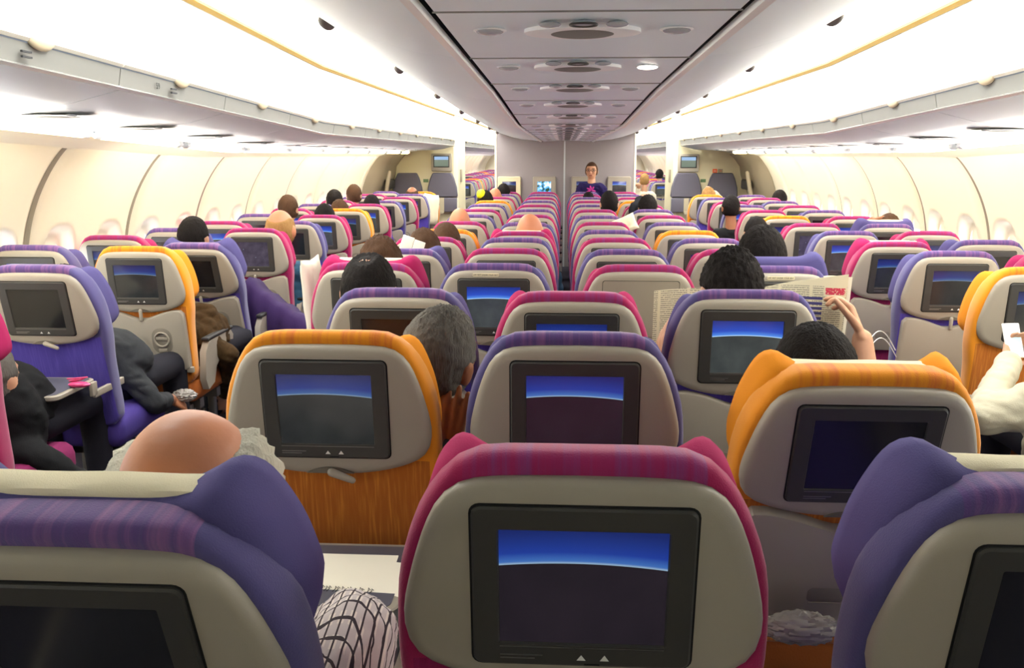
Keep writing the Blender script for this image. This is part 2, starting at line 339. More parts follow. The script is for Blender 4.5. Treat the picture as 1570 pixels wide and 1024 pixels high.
def common_meshes():
    D = {}
    b = MB(); lo = [xz(SHL, .012), xz(SHL, -.006), xz(inset(SHL, .003), -.013), xz(inset(SHL, .01), -.018), xz(inset(SHL, .022), -.021)]
    D['shell'] = b.loft(lo).mesh('screen_shell', MAT['shell'], 50)
    z1, z0 = BH-.062, BH-.292
    b = MB(); b.cur = 1
    b.loft([xz(rrect(-.143, .143, z0-.003, z1+.003, .014), -.016), xz(rrect(-.143, .143, z0-.003, z1+.003, .014), -.0215)], cap0=False)
    b.cur = 0; sx, s0, s1 = .1055, BH-.258, BH-.094
    b.loft([xz(rrect(-.14, .14, z0, z1, .012), -.0205), xz(rrect(-.14, .14, z0, z1, .012), -.0245), xz(rrect(-.137, .137, z0+.003, z1-.003, .01), -.027),
            xz(rrect(-sx-.002, sx+.002, s0-.002, s1+.002, .003), -.0275), xz(rrect(-sx, sx, s0, s1, .002), -.0235)], cap0=False, cap1=False)
    b.cur = 2
    for sg, xo in ((-1, .0), (1, .03)):                 # the two little arrow keys and the bar between them
        b.add([(xo-.006, -.0279, z0+.014+sg*.004), (xo+.006, -.0279, z0+.014+sg*.004), (xo, -.0279, z0+.014-sg*.0045)] if sg < 0 else
              [(xo-.006, -.0279, z0+.01), (xo+.006, -.0279, z0+.01), (xo, -.0279, z0+.019)], [(0, 1, 2)])
    b.cur = 1; b.box(.004, .024, -.0279, -.0268, z0+.003, z0+.0045)
    b.cur = 3
    for q, (a_, c_) in enumerate(((-.105, -.05), (-.105, -.06))): b.box(a_, c_, -.0278, -.0268, z0+.0155-q*.005, z0+.0175-q*.005)
    b.box(-sx, sx, -.0275, -.0262, s0-.006, s0-.0045); 
    D['monitor'] = b.mesh('monitor', [MAT['bezel'], MAT['gap'], MAT['white_mark'], MAT['metal']], 30)
    # screen: origin at its own centre so that the picture sits in the middle
    b = MB(); b.box(-sx, sx, -.0015, .0015, -(s1-s0)/2, (s1-s0)/2); D['screen'] = b.mesh('screen', MAT['scr_map']); D['screen_z'] = (s0+s1)/2
    b = MB(); b.cur = 1; b.loft([xz(rrect(-.15, .15, z0, z1, .01), -.0195), xz(rrect(-.15, .15, z0, z1, .01), -.0212)], cap0=False); b.cur = 0
    b.loft([xz(rrect(-.148, .148, z0+.002, z1-.002, .01), -.0195), xz(rrect(-.148, .148, z0+.002, z1-.002, .01), -.0225)], cap0=False)
    D['blank'] = b.mesh('blank_panel', [MAT['shell'], MAT['gap']])
    # tray table, folded up
    def trayol(x, t):  # top edge dips in the middle
        return t
    TR = outline(H([(0, .37), (.03, .368), (.06, .358), (.1, .343), (.15, .33), (.192, .326), (.212, .338), (.218, .37), (.22, .5), (.221, .62), (.214, .637), (.18, .64), (.08, .64), (0, .64)]), 30)
    def cup(b):
        cx, cz = .095, BH-.475
        b.cur = 1; b.loft([xz(rrect(cx-.052, cx+.052, cz-.075, cz+.058, .045, 6), -.0255), xz(rrect(cx-.05, cx+.05, cz-.073, cz+.056, .043, 6), -.0262)], cap0=False)
        b.cur = 0; lo = []
        for i in range(25):
            a = 2*math.pi*i/24; c = Vector((cx+.036*math.cos(a), -.03, cz+.036*math.sin(a)))
            lo.append([c+Vector((math.cos(a)*.005*math.cos(q), .005*math.sin(q), math.sin(a)*.005*math.cos(q))) for q in [2*math.pi*k/8 for k in range(8)]])
        b.loft(lo, False, False); b.box(cx-.03, cx+.03, -.031, -.026, cz-.004, cz+.012, .002); b.box(cx-.022, cx+.022, -.03, -.026, cz-.066, cz-.048, .002)
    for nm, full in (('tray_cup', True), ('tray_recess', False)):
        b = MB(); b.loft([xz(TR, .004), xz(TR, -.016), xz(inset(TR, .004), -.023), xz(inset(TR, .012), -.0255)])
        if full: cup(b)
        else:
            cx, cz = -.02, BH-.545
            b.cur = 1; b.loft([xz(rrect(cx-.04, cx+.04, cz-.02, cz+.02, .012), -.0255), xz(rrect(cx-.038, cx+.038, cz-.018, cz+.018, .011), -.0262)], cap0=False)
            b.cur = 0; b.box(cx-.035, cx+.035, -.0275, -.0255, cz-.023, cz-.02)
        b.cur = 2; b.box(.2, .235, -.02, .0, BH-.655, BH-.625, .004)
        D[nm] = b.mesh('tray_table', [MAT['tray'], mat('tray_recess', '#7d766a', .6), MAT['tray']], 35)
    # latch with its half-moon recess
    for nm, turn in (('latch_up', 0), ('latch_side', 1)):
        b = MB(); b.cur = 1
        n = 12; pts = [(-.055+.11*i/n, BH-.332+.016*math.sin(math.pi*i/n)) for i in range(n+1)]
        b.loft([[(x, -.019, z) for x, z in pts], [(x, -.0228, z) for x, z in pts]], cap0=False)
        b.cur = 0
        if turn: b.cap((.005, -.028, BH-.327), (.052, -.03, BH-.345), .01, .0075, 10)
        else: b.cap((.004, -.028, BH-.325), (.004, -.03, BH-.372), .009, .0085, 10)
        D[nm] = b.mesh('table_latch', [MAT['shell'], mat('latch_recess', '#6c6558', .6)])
    # armrest, beam and legs
    b = MB(); b.cur = 0
    pr = [(.05, .44), (.07, .58), (.12, .63), (.3, .635), (.43, .63), (.46, .6), (.45, .56), (.3, .53), (.2, .48), (.16, .4), (.08, .38)]
    b.loft([[(.229, y, z) for y, z in pr], [(.227+.036, y, z) for y, z in pr]])
    b.cur = 1; b.box(.226, .266, .1, .46, .63, .652, .01)
    D['armrest'] = b.mesh('armrest', [MAT['tray'], MAT['dark_pad']])
    b = MB(); b.box(-.2, .2, .1, .15, .27, .32); b.box(-.2, .2, .33, .38, .27, .32)
    for x in (-.15, .15): b.box(x-.02, x+.02, .05, .09, 0, .3, .008); b.box(x-.02, x+.02, .36, .4, 0, .3, .008); b.box(x-.02, x+.02, .05, .42, 0, .03, .008)
    D['leg_frame'] = b.mesh('leg_frame', MAT['metal'])
    # table lowered: arms + leaf, in seat coordinates
    b = MB(); ol = rrect(-.215, .215, -.36, -.06, .035)
    b.loft([[(x, y, z) for x, y in o] for o, z in ((inset(ol, .006), .655), (ol, .66), (ol, .672), (inset(ol, .003), .675), (inset(ol, .014), .6755))])
    b.cur = 1; b.loft([[(x, y, z) for x, y in inset(ol, .016)] for z in (.675, .6766)], cap0=False)
    b.cur = 0
    for x in (-.218, .218): b.box(x-.008, x+.008, -.1, .14, .6, .63, .004); b.box(x-.008, x+.008, -.12, -.08, .61, .668, .004)
    D['tray_down'] = b.mesh('lowered_table', [MAT['tray'], mat('table_top_grey', '#555560', .4)], 35)
    return D
CM = common_meshes(); SM = {k: seat_meshes(k) for k in 'pmo'}
SCR = {}
for k in ('map', 'dim', 'off', 'menu', 'night'):
    me = CM['screen'].copy(); me.materials.clear(); me.materials.append(MAT['scr_'+k]); SCR[k] = me
CNAME = dict(p='purple', m='magenta', o='orange')
PROTO = {}
def make_seat(k, scr, tray):
    """one seat of a cover colour: empty > backrest (> shell, monitor, screen, tray, latch, headrest, cloth), cushion, armrest, legs"""
    r = empty('airline_seat', (0, -30, 0)); r.hide_render = False
    back = link('backrest', SM[k]['backrest'], r, HINGE); back.rotation_euler.x = R(LEAN)
    link('seat_cushion', SM[k]['seat_cushion'], r, (0, .07, 0)); link('armrest', CM['armrest'], r, (0, .07, 0)); link('leg_frame', CM['leg_frame'], r, (0, .07, 0))
    link('screen_shell', CM['shell'], back)
    if scr == 'blank': link('blank_panel', CM['blank'], back)
    else:
        link('monitor', CM['monitor'], back); link('screen', SCR[scr], back, (0, -.0225, CM['screen_z']))
    link('headrest', SM[k]['headrest'], back, (0, -.012, BH-.03)); link('head_cloth', SM[k]['head_cloth'], back, (0, -.012, BH-.058))
    if tray == 'down':
        link('table_latch', CM['latch_side'], back); link('lowered_table', CM['tray_down'], r)
    else:
        link('table_latch', CM['latch_up'], back); link('tray_table', CM['tray_'+tray], back)
    return r
def seat(k, X, D, label, group, scr='map', tray='cup', rec=0, up=0, floor=0, far=False, cloth=True, dy=0, dx=0, noarm=False):
    key = (k, scr, tray)
    if key not in PROTO: PROTO[key] = make_seat(k, scr, tray)
    p = PROTO[key]; r = p.copy(); COL.objects.link(r)
    r.location = (X+dx, D+dy, floor); tag(r, label, 'seat', group)
    for c in kids(p):
        if noarm and c.name.split('.')[0] == 'armrest': continue
        n = c.copy(); COL.objects.link(n); n.parent = r
        if c.name.startswith('backrest'):
            n.rotation_euler.x = R(LEAN+rec)
            for g in kids(c):
                nm = g.name.split('.')[0]
                if nm == 'head_cloth' and not cloth: continue
                h = g.copy(); COL.objects.link(h); h.parent = n
                if nm in ('headrest', 'head_cloth'): h.location.z += up
    return r
def drop_protos():
    for p in PROTO.values():
        for c in kids(p):
            for g in kids(c): bpy.data.objects.remove(g)
            bpy.data.objects.remove(c)
        bpy.data.objects.remove(p)
# ------------------------------------------------------------------ the setting
def lerp_table(T, y):
    if y <= T[0][0]: a, b = T[0], T[1]
    elif y >= T[-1][0]: return T[-1][1]
    else:
        for a, b in zip(T, T[1:]):
            if a[0] <= y <= b[0]: break
    return a[1]+(b[1]-a[1])*(y-a[0])/(b[0]-a[0])
def floor_z(y): return .0245*max(0, 6.15-y)
def side_z(y): return .036*max(0, 6.3-y)
CZ = [(-2, .389), (1.87, .315), (4.08, .273), (6.3, .196), (13.2, .192), (33, .192)]
EZ = [(-2, .65), (3.45, .53), (5.2, .495), (6.9, .447), (8.4, .405), (10, .378), (13.2, .325), (33, .325)]
Z0 = 1.63
Y_NEAR, Y_PART, Y_MON, Y_FWD, Y_END = -1.6, 13.2, 14.0, 15.1, 33.0
def frange(a, b, n): return [a+(b-a)*i/n for i in range(n+1)]
def sweep(prof, ys, closed=False):
    """prof(y) -> [(x, z)...] swept along the cabin"""
    b = MB(); return b.loft([[(x, y, z) for x, z in prof(y)] for y in ys], closed, closed, closed)
def thick(prof, t):
    def f(y):
        p = prof(y); q = [(x, z+t) for x, z in reversed(p)]
        return p+q
    return f
YS = [Y_NEAR, 1.87, 3.45, 4.08, 5.2, 6.3, 6.9, 8.4, 10, 13.2]
# floor
b = MB(); ys = [Y_NEAR, 0, 3, 6.15, 14, 33]
b.loft([[(-3.1, y, floor_z(y)-.12), (3.1, y, floor_z(y)-.12), (3.1, y, floor_z(y)), (-3.1, y, floor_z(y))] for y in ys])
struct('floor', b, MAT['carpet'])
# central ceiling channel between the two dark slots
def cpanel(y): c = Z0+lerp_table(CZ, y); return [(-.335, c), (-.17, c+.012), (0, c+.016), (.17, c+.012), (.335, c)]
struct('ceiling', sweep(thick(cpanel, .03), YS, True), MAT['ceil'])
for sx in (-1, 1):
    b = sweep(lambda y: [(sx*.333, Z0+lerp_table(CZ, y)+.003), (sx*.333, Z0+lerp_table(CZ, y)+.05), (sx*.372, Z0+lerp_table(CZ, y)+.05), (sx*.372, Z0+lerp_table(CZ, y)+.02)], YS)
    struct('trim_%d' % (1 if sx < 0 else 2), b, MAT['slot'])
    b = sweep(lambda y: [(sx*.358, Z0+lerp_table(CZ, y)+.012), (sx*.362, Z0+lerp_table(CZ, y)-.004), (sx*.382, Z0+lerp_table(CZ, y)-.006), (sx*.392, Z0+lerp_table(CZ, y)+.006)], YS)
    struct('trim_%d' % (3 if sx < 0 else 4), b, MAT['trimw'])
# the centre bins: their curved undersides run from the slot out to the aisle edge; one bin per 1.6 m
def cbin(sx, y):
    c = Z0+lerp_table(CZ, y); e = Z0+lerp_table(EZ, y)
    pts = [(.385, c+.006), (.5, c+.02), (.65, c+(e-c)*.25), (.8, c+(e-c)*.5), (.93, c+(e-c)*.82), (.985, e-.006), (.995, e+.02), (.97, e+.12), (.8, e+.2), (.375, e+.2)]
    return [(sx*x, z) for x, z in pts]
bounds = [Y_NEAR]+[2.9+1.6*i for i in range(-1, 7)]+[Y_PART]
for si, sx in enumerate((-1, 1)):
    for i, (a, c) in enumerate(zip(bounds, bounds[1:])):
        ys = [a+.002]+[q for q in YS if a+.05 < q < c-.05]+[c-.002]
        r = empty('centre_bin', (sx*.7, a, Z0+.2))
        o = MB().loft([[(x-sx*.7, y-a, z-Z0-.2) for x, z in cbin(sx, y)] for y in ys]).build('bin_shell', MAT['ceil'], r)
        yc = a+(3.69-2.9) if a > 0 else a+1.2
        yc = min(c-.15, yc)
        e = lerp_table(EZ, yc)-.2
        ym = .5*(a+c)
        MB().loft([[(sx*(.28+q[0]), y-a, lerp_table(EZ, y)-.2+q[1]) for q in ((.0, -.012), (.012, .0), (.012, .014), (.0, .014))] for y in ys]).build('edge_rail', MAT['latchg'], r)
        b = MB(); b.ell((sx*.3, yc-a, e+.002), (.028, .1, .034), 14, 8); b.build('latch', MAT['latchg'], r)
        side = 'left' if sx < 0 else 'right'
        lab = ['nearest', 'second', 'third', 'fourth', 'fifth', 'sixth', 'seventh', 'eighth', 'farthest'][min(i, 8)]
        tag(r, 'grey centre overhead bin edge over %s aisle, %s from the camera' % (side, lab), 'overhead bin', 'centre overhead bins')
# aisle ceilings: panel made to glow in place of cove light, yellowed seal, then the white bin doors
def aisle_panel(sx, y):
    d = side_z(y)
    return [(sx*x, Z0+z+d*1.05) for x, z in ((1.03, .56), (1.1, .66), (1.3, .71), (1.52, .69), (1.715, .615))]
def seal(sx, y): d = side_z(y)*1.05; return [(sx*1.713, Z0+.618+d), (sx*1.713, Z0+.602+d), (sx*1.738, Z0+.588+d), (sx*1.745, Z0+.6+d)]
for si, sx in enumerate((-1, 1)):
    side = ('left', 'right')[si]
    for k, (a, c) in enumerate(((1.6, 6.3), (6.3, 13.2), (13.2, 33))):
        ys = frange(a, c, 6)
        o = tag(sweep(thick(lambda y: aisle_panel(sx, y), .02), ys, True).build('glow_panel', MAT['lens']),
                'long white ceiling panel made to glow over the %s aisle, %s stretch' % (side, ('nearest', 'middle', 'farthest')[k]), 'ceiling light', 'glowing aisle ceiling panels')
    struct('ceiling_%s' % side, sweep(thick(lambda y: aisle_panel(sx, y), .02), [Y_NEAR, 1.6], True), MAT['white'])
    ys = [Y_NEAR, 1, 3, 5, 6.3, 10, 14, 20, 33]
    struct('trim_%d' % (5+si), sweep(lambda y: seal(sx, y), ys, True), MAT['yellow'])
# side overhead bins, one every 1.06 m
def bin_prof(y):
    d = side_z(y)
    return [(1.745, .588+d*1.05), (1.74, .5+d), (1.722, .38+d), (1.70, .29+d), (1.705, .232+d), (1.715, .222+d)]
def under_prof(y):
    d = side_z(y)
    return [(1.722, .218+d), (1.735, .155+d), (1.72, .146+d), (1.735, .138+d), (1.80, .122+d), (1.92, .092+d), (2.02, .08+d)]
def bin_unit(sx, a, c, label, group, marks=None):
    r = empty('overhead_bin', (sx*1.85, a, Z0+.35))
    def loc(p, y): return (sx*p[0]-sx*1.85, y-a, p[1]-.35)
    def seg(prof, name, m, i0, i1, off=0.0, g=.004, th=.02):
        ys = [a+g]+([6.3] if a+.05 < 6.3 < c-.05 else [])+[c-g]
        lo = [[loc(p, y) for p in prof(y)[i0:i1]]+[loc((p[0]+th, p[1]+.004), y) for p in reversed(prof(y)[i0:i1])] for y in ys]
        return MB().loft(lo).build(name, m, r)
    seg(bin_prof, 'door', MAT['white_door'], 0, 6)
    seg(under_prof, 'handrail', MAT['strip'], 0, 3)
    seg(under_prof, 'bright_edge', MAT['trimw'], 1, 4, g=0, th=.015)
    seg(under_prof, 'bin_underside', MAT['soffit'], 3, 7)
    ym = (a+c)/2; d = side_z(ym)
    b = MB(); b.ell(loc((1.715, .252+d), ym), (.022, .085, .05), 18, 10); b.build('latch', MAT['latch'], r)
    if marks:
        o = link('row_number', text_mesh(marks, .036, MAT['gap'], 'row_number'), r, loc((1.718, .185+side_z(a+.3)), a+.3)); o.rotation_euler = (R(90), 0, R(90) if sx < 0 else R(-90))
        b = MB(); q = loc((1.716, .185+d), a+.42)
        for i in range(2): b.box(q[0]-.004, q[0]+.004, q[1], q[1]+.05, q[2]-.012+i*.016, q[2]-.006+i*.016)
        b.build('seat_letters', MAT['slot'], r)
    tag(r, label, 'overhead bin', group); return r
MAT['white_door'] = mat('bin_door', '#f3efe0', .4)
ORD = ['nearest', 'second', 'third', 'fourth', 'fifth', 'sixth', 'seventh', 'eighth', 'ninth', 'tenth', 'eleventh', 'twelfth', 'thirteenth', 'fourteenth', 'fifteenth', 'sixteenth', 'seventeenth']
for sx, side, y0 in ((-1, 'left', 2.87-.53), (1, 'right', 3.95-.53-1.06)):
    k = -3; i = 0
    while y0+k*1.06 < 13.6:
        a = y0+k*1.06
        mk = {0: '60', 1: '59'}.get(k) if sx < 0 else None
        if a > -1.2:
            bin_unit(sx, a, min(a+1.06, 13.95), 'white overhead bin with cream latch above %s window seats, %s from the camera' % (side, ORD[i]), 'overhead bins above the %s window seats' % side, mk); i += 1
        k += 1
    k = 0
    while 15.1+k*1.06 < 31.5:
        bin_unit(sx, 15.1+k*1.06, 16.16+k*1.06, 'distant overhead bin seen through the %s aisle opening' % side, 'bins of the forward cabin, %s side' % side); k += 1
# window-side soffit, glowing rail and the curved lining with its windows
def soffit(y): d = side_z(y); return [(2.02, .08+d), (2.2, .075+d*.97), (2.42, .055+d*.95)]
def railp(y): d = side_z(y); return [(2.42, .06+d*.95), (2.415, .035+d*.95), (2.44, .02+d*.95), (2.46, .035+d*.95)]
def cove(y): d = side_z(y); return [(2.455, .04+d*.95), (2.56, .02+d*.9), (2.66, -.015+d*.85)]
WALL = [(2.62, .02), (2.7, -.06), (2.78, -.17), (2.85, -.3), (2.905, -.45), (2.94, -.62), (2.965, -.8), (2.975, -1.0), (2.965, -1.25), (2.94, -1.5), (2.93, -1.64)]
def wall_pt(t):
    P = WALL; i = min(int(t), len(P)-2); f = t-i; g = lambda k: Vector(P[max(0, min(len(P)-1, k))])
    a, b_, c, d = g(i-1), g(i), g(i+1), g(i+2)
    return .5*((2*b_)+(c-a)*f+(2*a-5*b_+4*c-d)*f*f+(3*b_-a-3*c+d)*f**3)
def sstep(a, b, x): t = max(0, min(1, (x-a)/(b-a))); return t*t*(3-2*t)
TN = 39
MAT['joint'] = mat('lining_joint_shade', '#8f8675', .7)  # seal strip whose grey also stands in for shade in the groove
def build_wall(sx, y0, y1, bnd, name):
    """lining with a shallow groove at each panel joint and a dished reveal round every window"""
    ts = []; t = 0.0
    while t < len(WALL)-1.001: ts.append(t); t += .13 if 2.5 < t < 6.6 else .3
    ts.append(len(WALL)-1.0001)
    wins = [q for bb in bnd for q in (bb+.28, bb+.84) if y0+.25 < q < y1-.25]
    ys = []; y = y0
    while y < y1:
        ys.append(y); near = min(abs(y-q) for q in wins) < .2 or min(abs(y-q) for q in bnd) < .06
        y += .018 if near else .06
    ys.append(y1)
    lo = []
    for y in ys:
        row = []
        for t in ts:
            p = wall_pt(t); zr = p.y; off = 0
            g = min(abs(y-q) for q in bnd)
            off += .05*(1-sstep(.02, .08, g))
            q = min(wins, key=lambda w_: abs(y-w_)); e = (abs((y-q)/.165)**3+abs((zr+.67)/.235)**3)
            off += .075*(1-sstep(.55, 1.0, e))
            row.append((sx*(p.x+off), y, Z0+zr+.03*max(0, 6.3-y)))
        lo.append(row)
    struct(name, MB().loft(lo, False, False, False), MAT['cream'], 80)
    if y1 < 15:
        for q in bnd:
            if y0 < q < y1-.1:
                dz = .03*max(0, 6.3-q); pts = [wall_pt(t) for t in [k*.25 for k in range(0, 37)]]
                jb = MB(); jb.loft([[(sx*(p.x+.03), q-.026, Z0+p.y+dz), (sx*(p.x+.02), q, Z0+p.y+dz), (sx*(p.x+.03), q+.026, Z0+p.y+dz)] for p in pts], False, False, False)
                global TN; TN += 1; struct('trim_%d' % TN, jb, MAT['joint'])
    return wins
WN = 0; WINS = []
for si, sx in enumerate((-1, 1)):
    side = ('left', 'right')[si]
    base = 12.5 if sx < 0 else 12.05
    bnd = [base-1.12*k for k in range(-1, 14)]
    WINS += [(sx, q) for q in build_wall(sx, Y_NEAR, 12.75, bnd, 'wall_'+side)]
    bnd2 = [15.4+1.12*k for k in range(17)]
    WINS += [(sx, q) for q in build_wall(sx, 15.05, 33, bnd2, 'wall_%s_forward' % side)]
    ys = [Y_NEAR, 1, 3, 5, 6.3, 10, 13.9]
    b = sweep(lambda y: [(sx*x, Z0+z) for x, z in soffit(y)], ys); struct('ceiling_%s_soffit' % side, b, MAT['white'])
    b = sweep(lambda y: [(sx*x, Z0+z) for x, z in cove(y)], ys); struct('ceiling_%s_cove' % side, b, MAT['cream'])
    b = sweep(lambda y: [(sx*x, Z0+z) for x, z in soffit(y)+cove(y)[1:]], [15.1, 33]); struct('ceiling_%s_soffit_forward' % side, b, MAT['white'])
    k = 0; y = .2 if sx < 0 else .5
    while y < 13.4:
        c = min(y+1.02, 13.9)
        r = empty('rail_light', (sx*2.43, y, Z0+.04))
        yy = [y+.06]+([6.3] if y+.1 < 6.3 < c-.1 else [])+[c-.06]
        MB().loft([[(sx*(x-2.43), q-y, z-.04) for x, z in railp(q)] for q in yy]).build('glowing_tube', MAT['rail'], r)
        for e0, e1 in ((y, y+.062), (c-.062, c)):
            MB().loft([[(sx*(x-2.43)*1.08, q-y, (z-.04)*1.05) for x, z in railp(q)] for q in (e0, e1)]).build('bracket', MAT['soffit'], r)
        tag(r, 'yellowish light rail under the %s bins, %s from the camera' % (side, ORD[k]), 'light', 'light rails under the %s bins' % side); k += 1; y += 1.08
    # PSU ovals above the window pairs
    b = None
    for k in range(17):
        y = (1.35 if sx < 0 else 1.6)+.79*k
        if y > 13: break
        d = side_z(y); r = empty('service_panel', (sx*2.18, y, Z0+.071+d*.97))
        MB().ell((0, 0, 0), (.17, .13, .004), 28, 6).build('oval_plate', MAT['white'], r)
        MB().ell((sx*.0, 0, -.002), (.11, .085, .006), 28, 6).build('speaker_grille', MAT['grille'], r)
        for q in (-1, 1): MB().ell((q*.12, -.09, -.001), (.022, .022, .006), 14, 6).build('reading_light', MAT['lampoff'], r)
        tag(r, 'oval speaker panel above the %s window pair, %s from the camera' % (side, ORD[k]), 'service panel', 'service panels above the %s pairs' % side)
for i, (sx, q) in enumerate(WINS):
    p = wall_pt(5.05); dz = .03*max(0, 6.3-q)
    xc = sx*(2.944+.045)
    f = MB(); tilt = .09
    def ovl(hw, hh, off, n=28):
        return [(xc+sx*(off-(z_)*tilt*-1*0), q+hw*math.copysign(abs(math.cos(a))**.7, math.cos(a)), Z0-.67+dz+z_) for a in [2*math.pi*k/n for k in range(n)] for z_ in [hh*math.copysign(abs(math.sin(a))**.7, math.sin(a))]]
    f.loft([ovl(.115, .165, .034), ovl(.12, .17, .015), ovl(.105, .152, .012), ovl(.1, .148, .034)], False, False)
    o = tag(f.build('window_%d' % (i+1), MAT['white']), kind='structure')
    g = MB(); g.loft([ovl(.101, .149, .028), ovl(.101, .149, .032)]); g.build('pane', MAT['pane'], o)
# door surrounds and the walls carrying the jump seats
def slab(x0, x1, y0, y1, z0, z1, bev=.004): return MB().box(x0, x1, y0, y1, z0, z1, bev)
for si, sx in enumerate((-1, 1)):
    side = ('left', 'right')[si]
    def dl(y):
        s = sstep(12.7, 13.0, y)*.13
        return [(sx*(p[0]-s-(.05 if 2 < i < 5 else 0)*(s > .05)), Z0+p[1]) for i, p in enumerate(WALL)]
    b = MB(); b.loft([[(x, y, z) for x, z in dl(y)] for y in frange(12.7, 15.1, 16)], False, False, False)
    struct('door_%d' % (si+1), b, MAT['doorgrey'])
    o = bpy.data.objects['door_%d' % (si+1)]
    MB().box(sx*2.66-.03, sx*2.66+.03, 13.2, 13.75, Z0-.5, Z0-.35, .03).build('door_handle', MAT['bezel'], o)
    MB().cap((sx*2.72, 13.05, Z0-.9), (sx*2.58, 13.05, Z0-.25), .03, .03).build('assist_rail', MAT['doorgrey'], o)
    # soffit at the door
    b = MB(); b.loft([[(sx*2.05, y, Z0+.09), (sx*2.4, y, Z0+.06), (sx*2.62, y, Z0+.0), (sx*2.72, y, Z0-.06)] for y in (12.75, 15.1)], False, False, False)
    struct('ceiling_%s_door' % side, b, MAT['soffit'])
    xi = 1.685 if sx < 0 else 1.64
    b = MB(); b.box(min(sx*xi, sx*3.0), max(sx*xi, sx*3.0), Y_MON, Y_FWD-.05, 0, Z0+.27, .02)
    struct('wall_%s_monument' % side, b, MAT['monument'])
    b = MB(); b.box(min(sx*1.72, sx*3.0), max(sx*1.72, sx*3.0), 13.97, Y_FWD-.02, Z0+.27, Z0+.66); struct('trim_%d' % (20+si), b, MAT['white_door'])
    # trim edge of monument beside the aisle
    b = MB(); b.box(min(sx*xi, sx*(xi+.07)), max(sx*xi, sx*(xi+.07)), Y_MON-.012, Y_MON+.0, 0, Z0+.26); struct('trim_%d' % (7+si), b, MAT['cream'])
    p = MB().box(sx*(xi-.006)-.004, sx*(xi-.006)+.004, 14.25, 14.5, Z0-.42, Z0-.22, .003)
    tag(p.build('switch_plate', MAT['doorgrey']), 'small grey switch plate on the edge of the %s cream cabin wall' % side, 'switch')
    # round lamp by the door
    d = at(625 if sx < 0 else 1111, 237.5, 12.9)
    r = empty('door_lamp', (d.x, 12.9, Z0+.075)); MB().ell((0, 0, 0), (.075, .075, .012), 20, 6).build('lit_lens', MAT['lampon'], r)
    MB().ell((0, 0, .006), (.09, .09, .008), 20, 6).build('lamp_ring', MAT['white'], r)
    tag(r, 'round lit ceiling lamp by the %s cabin door' % side, 'lamp')
    # wall monitor
    cu, cv = (677, 248) if sx < 0 else (1055.5, 249)
    c = at(cu, cv, Y_MON-.03); r = empty('wall_monitor', (c.x, Y_MON-.001, c.z))
    b = MB(); b.loft([[(x, y, z) for x, z in rrect(-.16*k, .16*k, -.145*k, .125*k, .012)] for y, k in ((-.001, 1), (-.05, .98), (-.055, .95))]); b.build('housing', MAT['shell'], r)
    b = MB(); b.box(-.125, .125, -.058, -.0545, -.085, .095, .003); b.build('bezel', MAT['bezel'], r)
    b = MB(); b.box(-.108, .108, -.0605, -.058, -.07, .08); b.build('screen', screen_mat('wall_monitor_map', 'land'), r)
    tag(r, 'small wall monitor showing sky over green ground, on %s cabin wall' % side, 'monitor')
def land():
    m = bpy.data.materials.new('landscape_picture'); m.use_nodes = True; nt = m.node_tree; b = nt.nodes['Principled BSDF']; vec, x, y, z = xyz(nt)
    c = mixc(nt, M_(nt, 'GREATER_THAN', z, .03), (.10, .16, .12, 1), (.25, .45, .75, 1)); nt.links.new(c, b.inputs['Emission Color']); b.inputs['Emission Strength'].default_value = .9
    b.inputs['Roughness'].default_value = .2; b.inputs['Base Color'].default_value = (.02, .02, .02, 1); return m
LM = land()
for o in bpy.data.objects:
    if o.name.startswith('screen') and o.parent and o.parent.name.startswith('wall_monitor'): o.data.materials[0] = LM
# jump seats
def jump_seat(u, side, which):
    c = at(u, 265, Y_MON-.04); zt = c.z; r = empty('jump_seat', (c.x, Y_MON-.001, 0))
    zt2 = zt-.36
    b = MB(); ol = [(-.13, zt), (-.15, zt-.008), (-.185, zt-.08), (-.225, zt-.22), (-.238, zt-.35), (-.225, zt2-.01), (.225, zt2-.01), (.238, zt-.35), (.225, zt-.22), (.185, zt-.08), (.15, zt-.008), (.13, zt)]
    b.loft([xz(ol, -.001), xz(ol, -.07), xz(inset(ol, .012), -.085)]); b.build('backrest', MAT['jump'], r)
    b = MB(); b.box(-.225, .225, -.12, -.001, zt2-.24, zt2-.02, .015); b.build('folded_seat', MAT['jump'], r)
    b = MB(); b.box(-.04, .035, -.128, -.12, zt2-.25, zt2-.02, .003); b.box(-.035, .02, -.14, -.126, zt2-.27, zt2-.22, .004); b.build('harness', MAT['jumpmetal'], r)
    tag(r, 'slate grey folded jump seat on %s cabin wall, %s' % (side, which), 'jump seat', 'jump seats on the %s wall' % side)
jump_seat(624.5, 'left', 'the one nearer the window'); jump_seat(678, 'left', 'the one nearer the aisle')
jump_seat(1053, 'right', 'the one nearer the aisle'); jump_seat(1108, 'right', 'the one nearer the window')
for i, u in enumerate((1096, 1104.5)):
    c = at(u, 262, Y_MON); b = MB().box(-.035, .035, -.006, -.001, -.03, .03, .002)
    r = empty('safety_sign', (c.x, Y_MON, c.z)); b.build('plate', MAT['orange_sign'] if i == 0 else MAT['doorgrey'], r)
    MB().box(-.018, .018, -.008, -.006, -.004, .004).build('symbol', MAT['white_mark'] if i == 0 else MAT['orange_sign'], r)
    tag(r, ('orange safety placard above the right jump seats', 'beige placard with red mark beside the orange placard')[i], 'sign')
for u, s in ((653, 'left'), (1078, 'right')):
    c = at(u, 277, Y_MON); tag(MB().box(c.x-.04, c.x+.04, Y_MON-.006, Y_MON-.001, c.z-.025, c.z+.025, .002).build('green_placard', MAT['green_sign']), 'small green placard between the two %s jump seats' % s, 'sign')
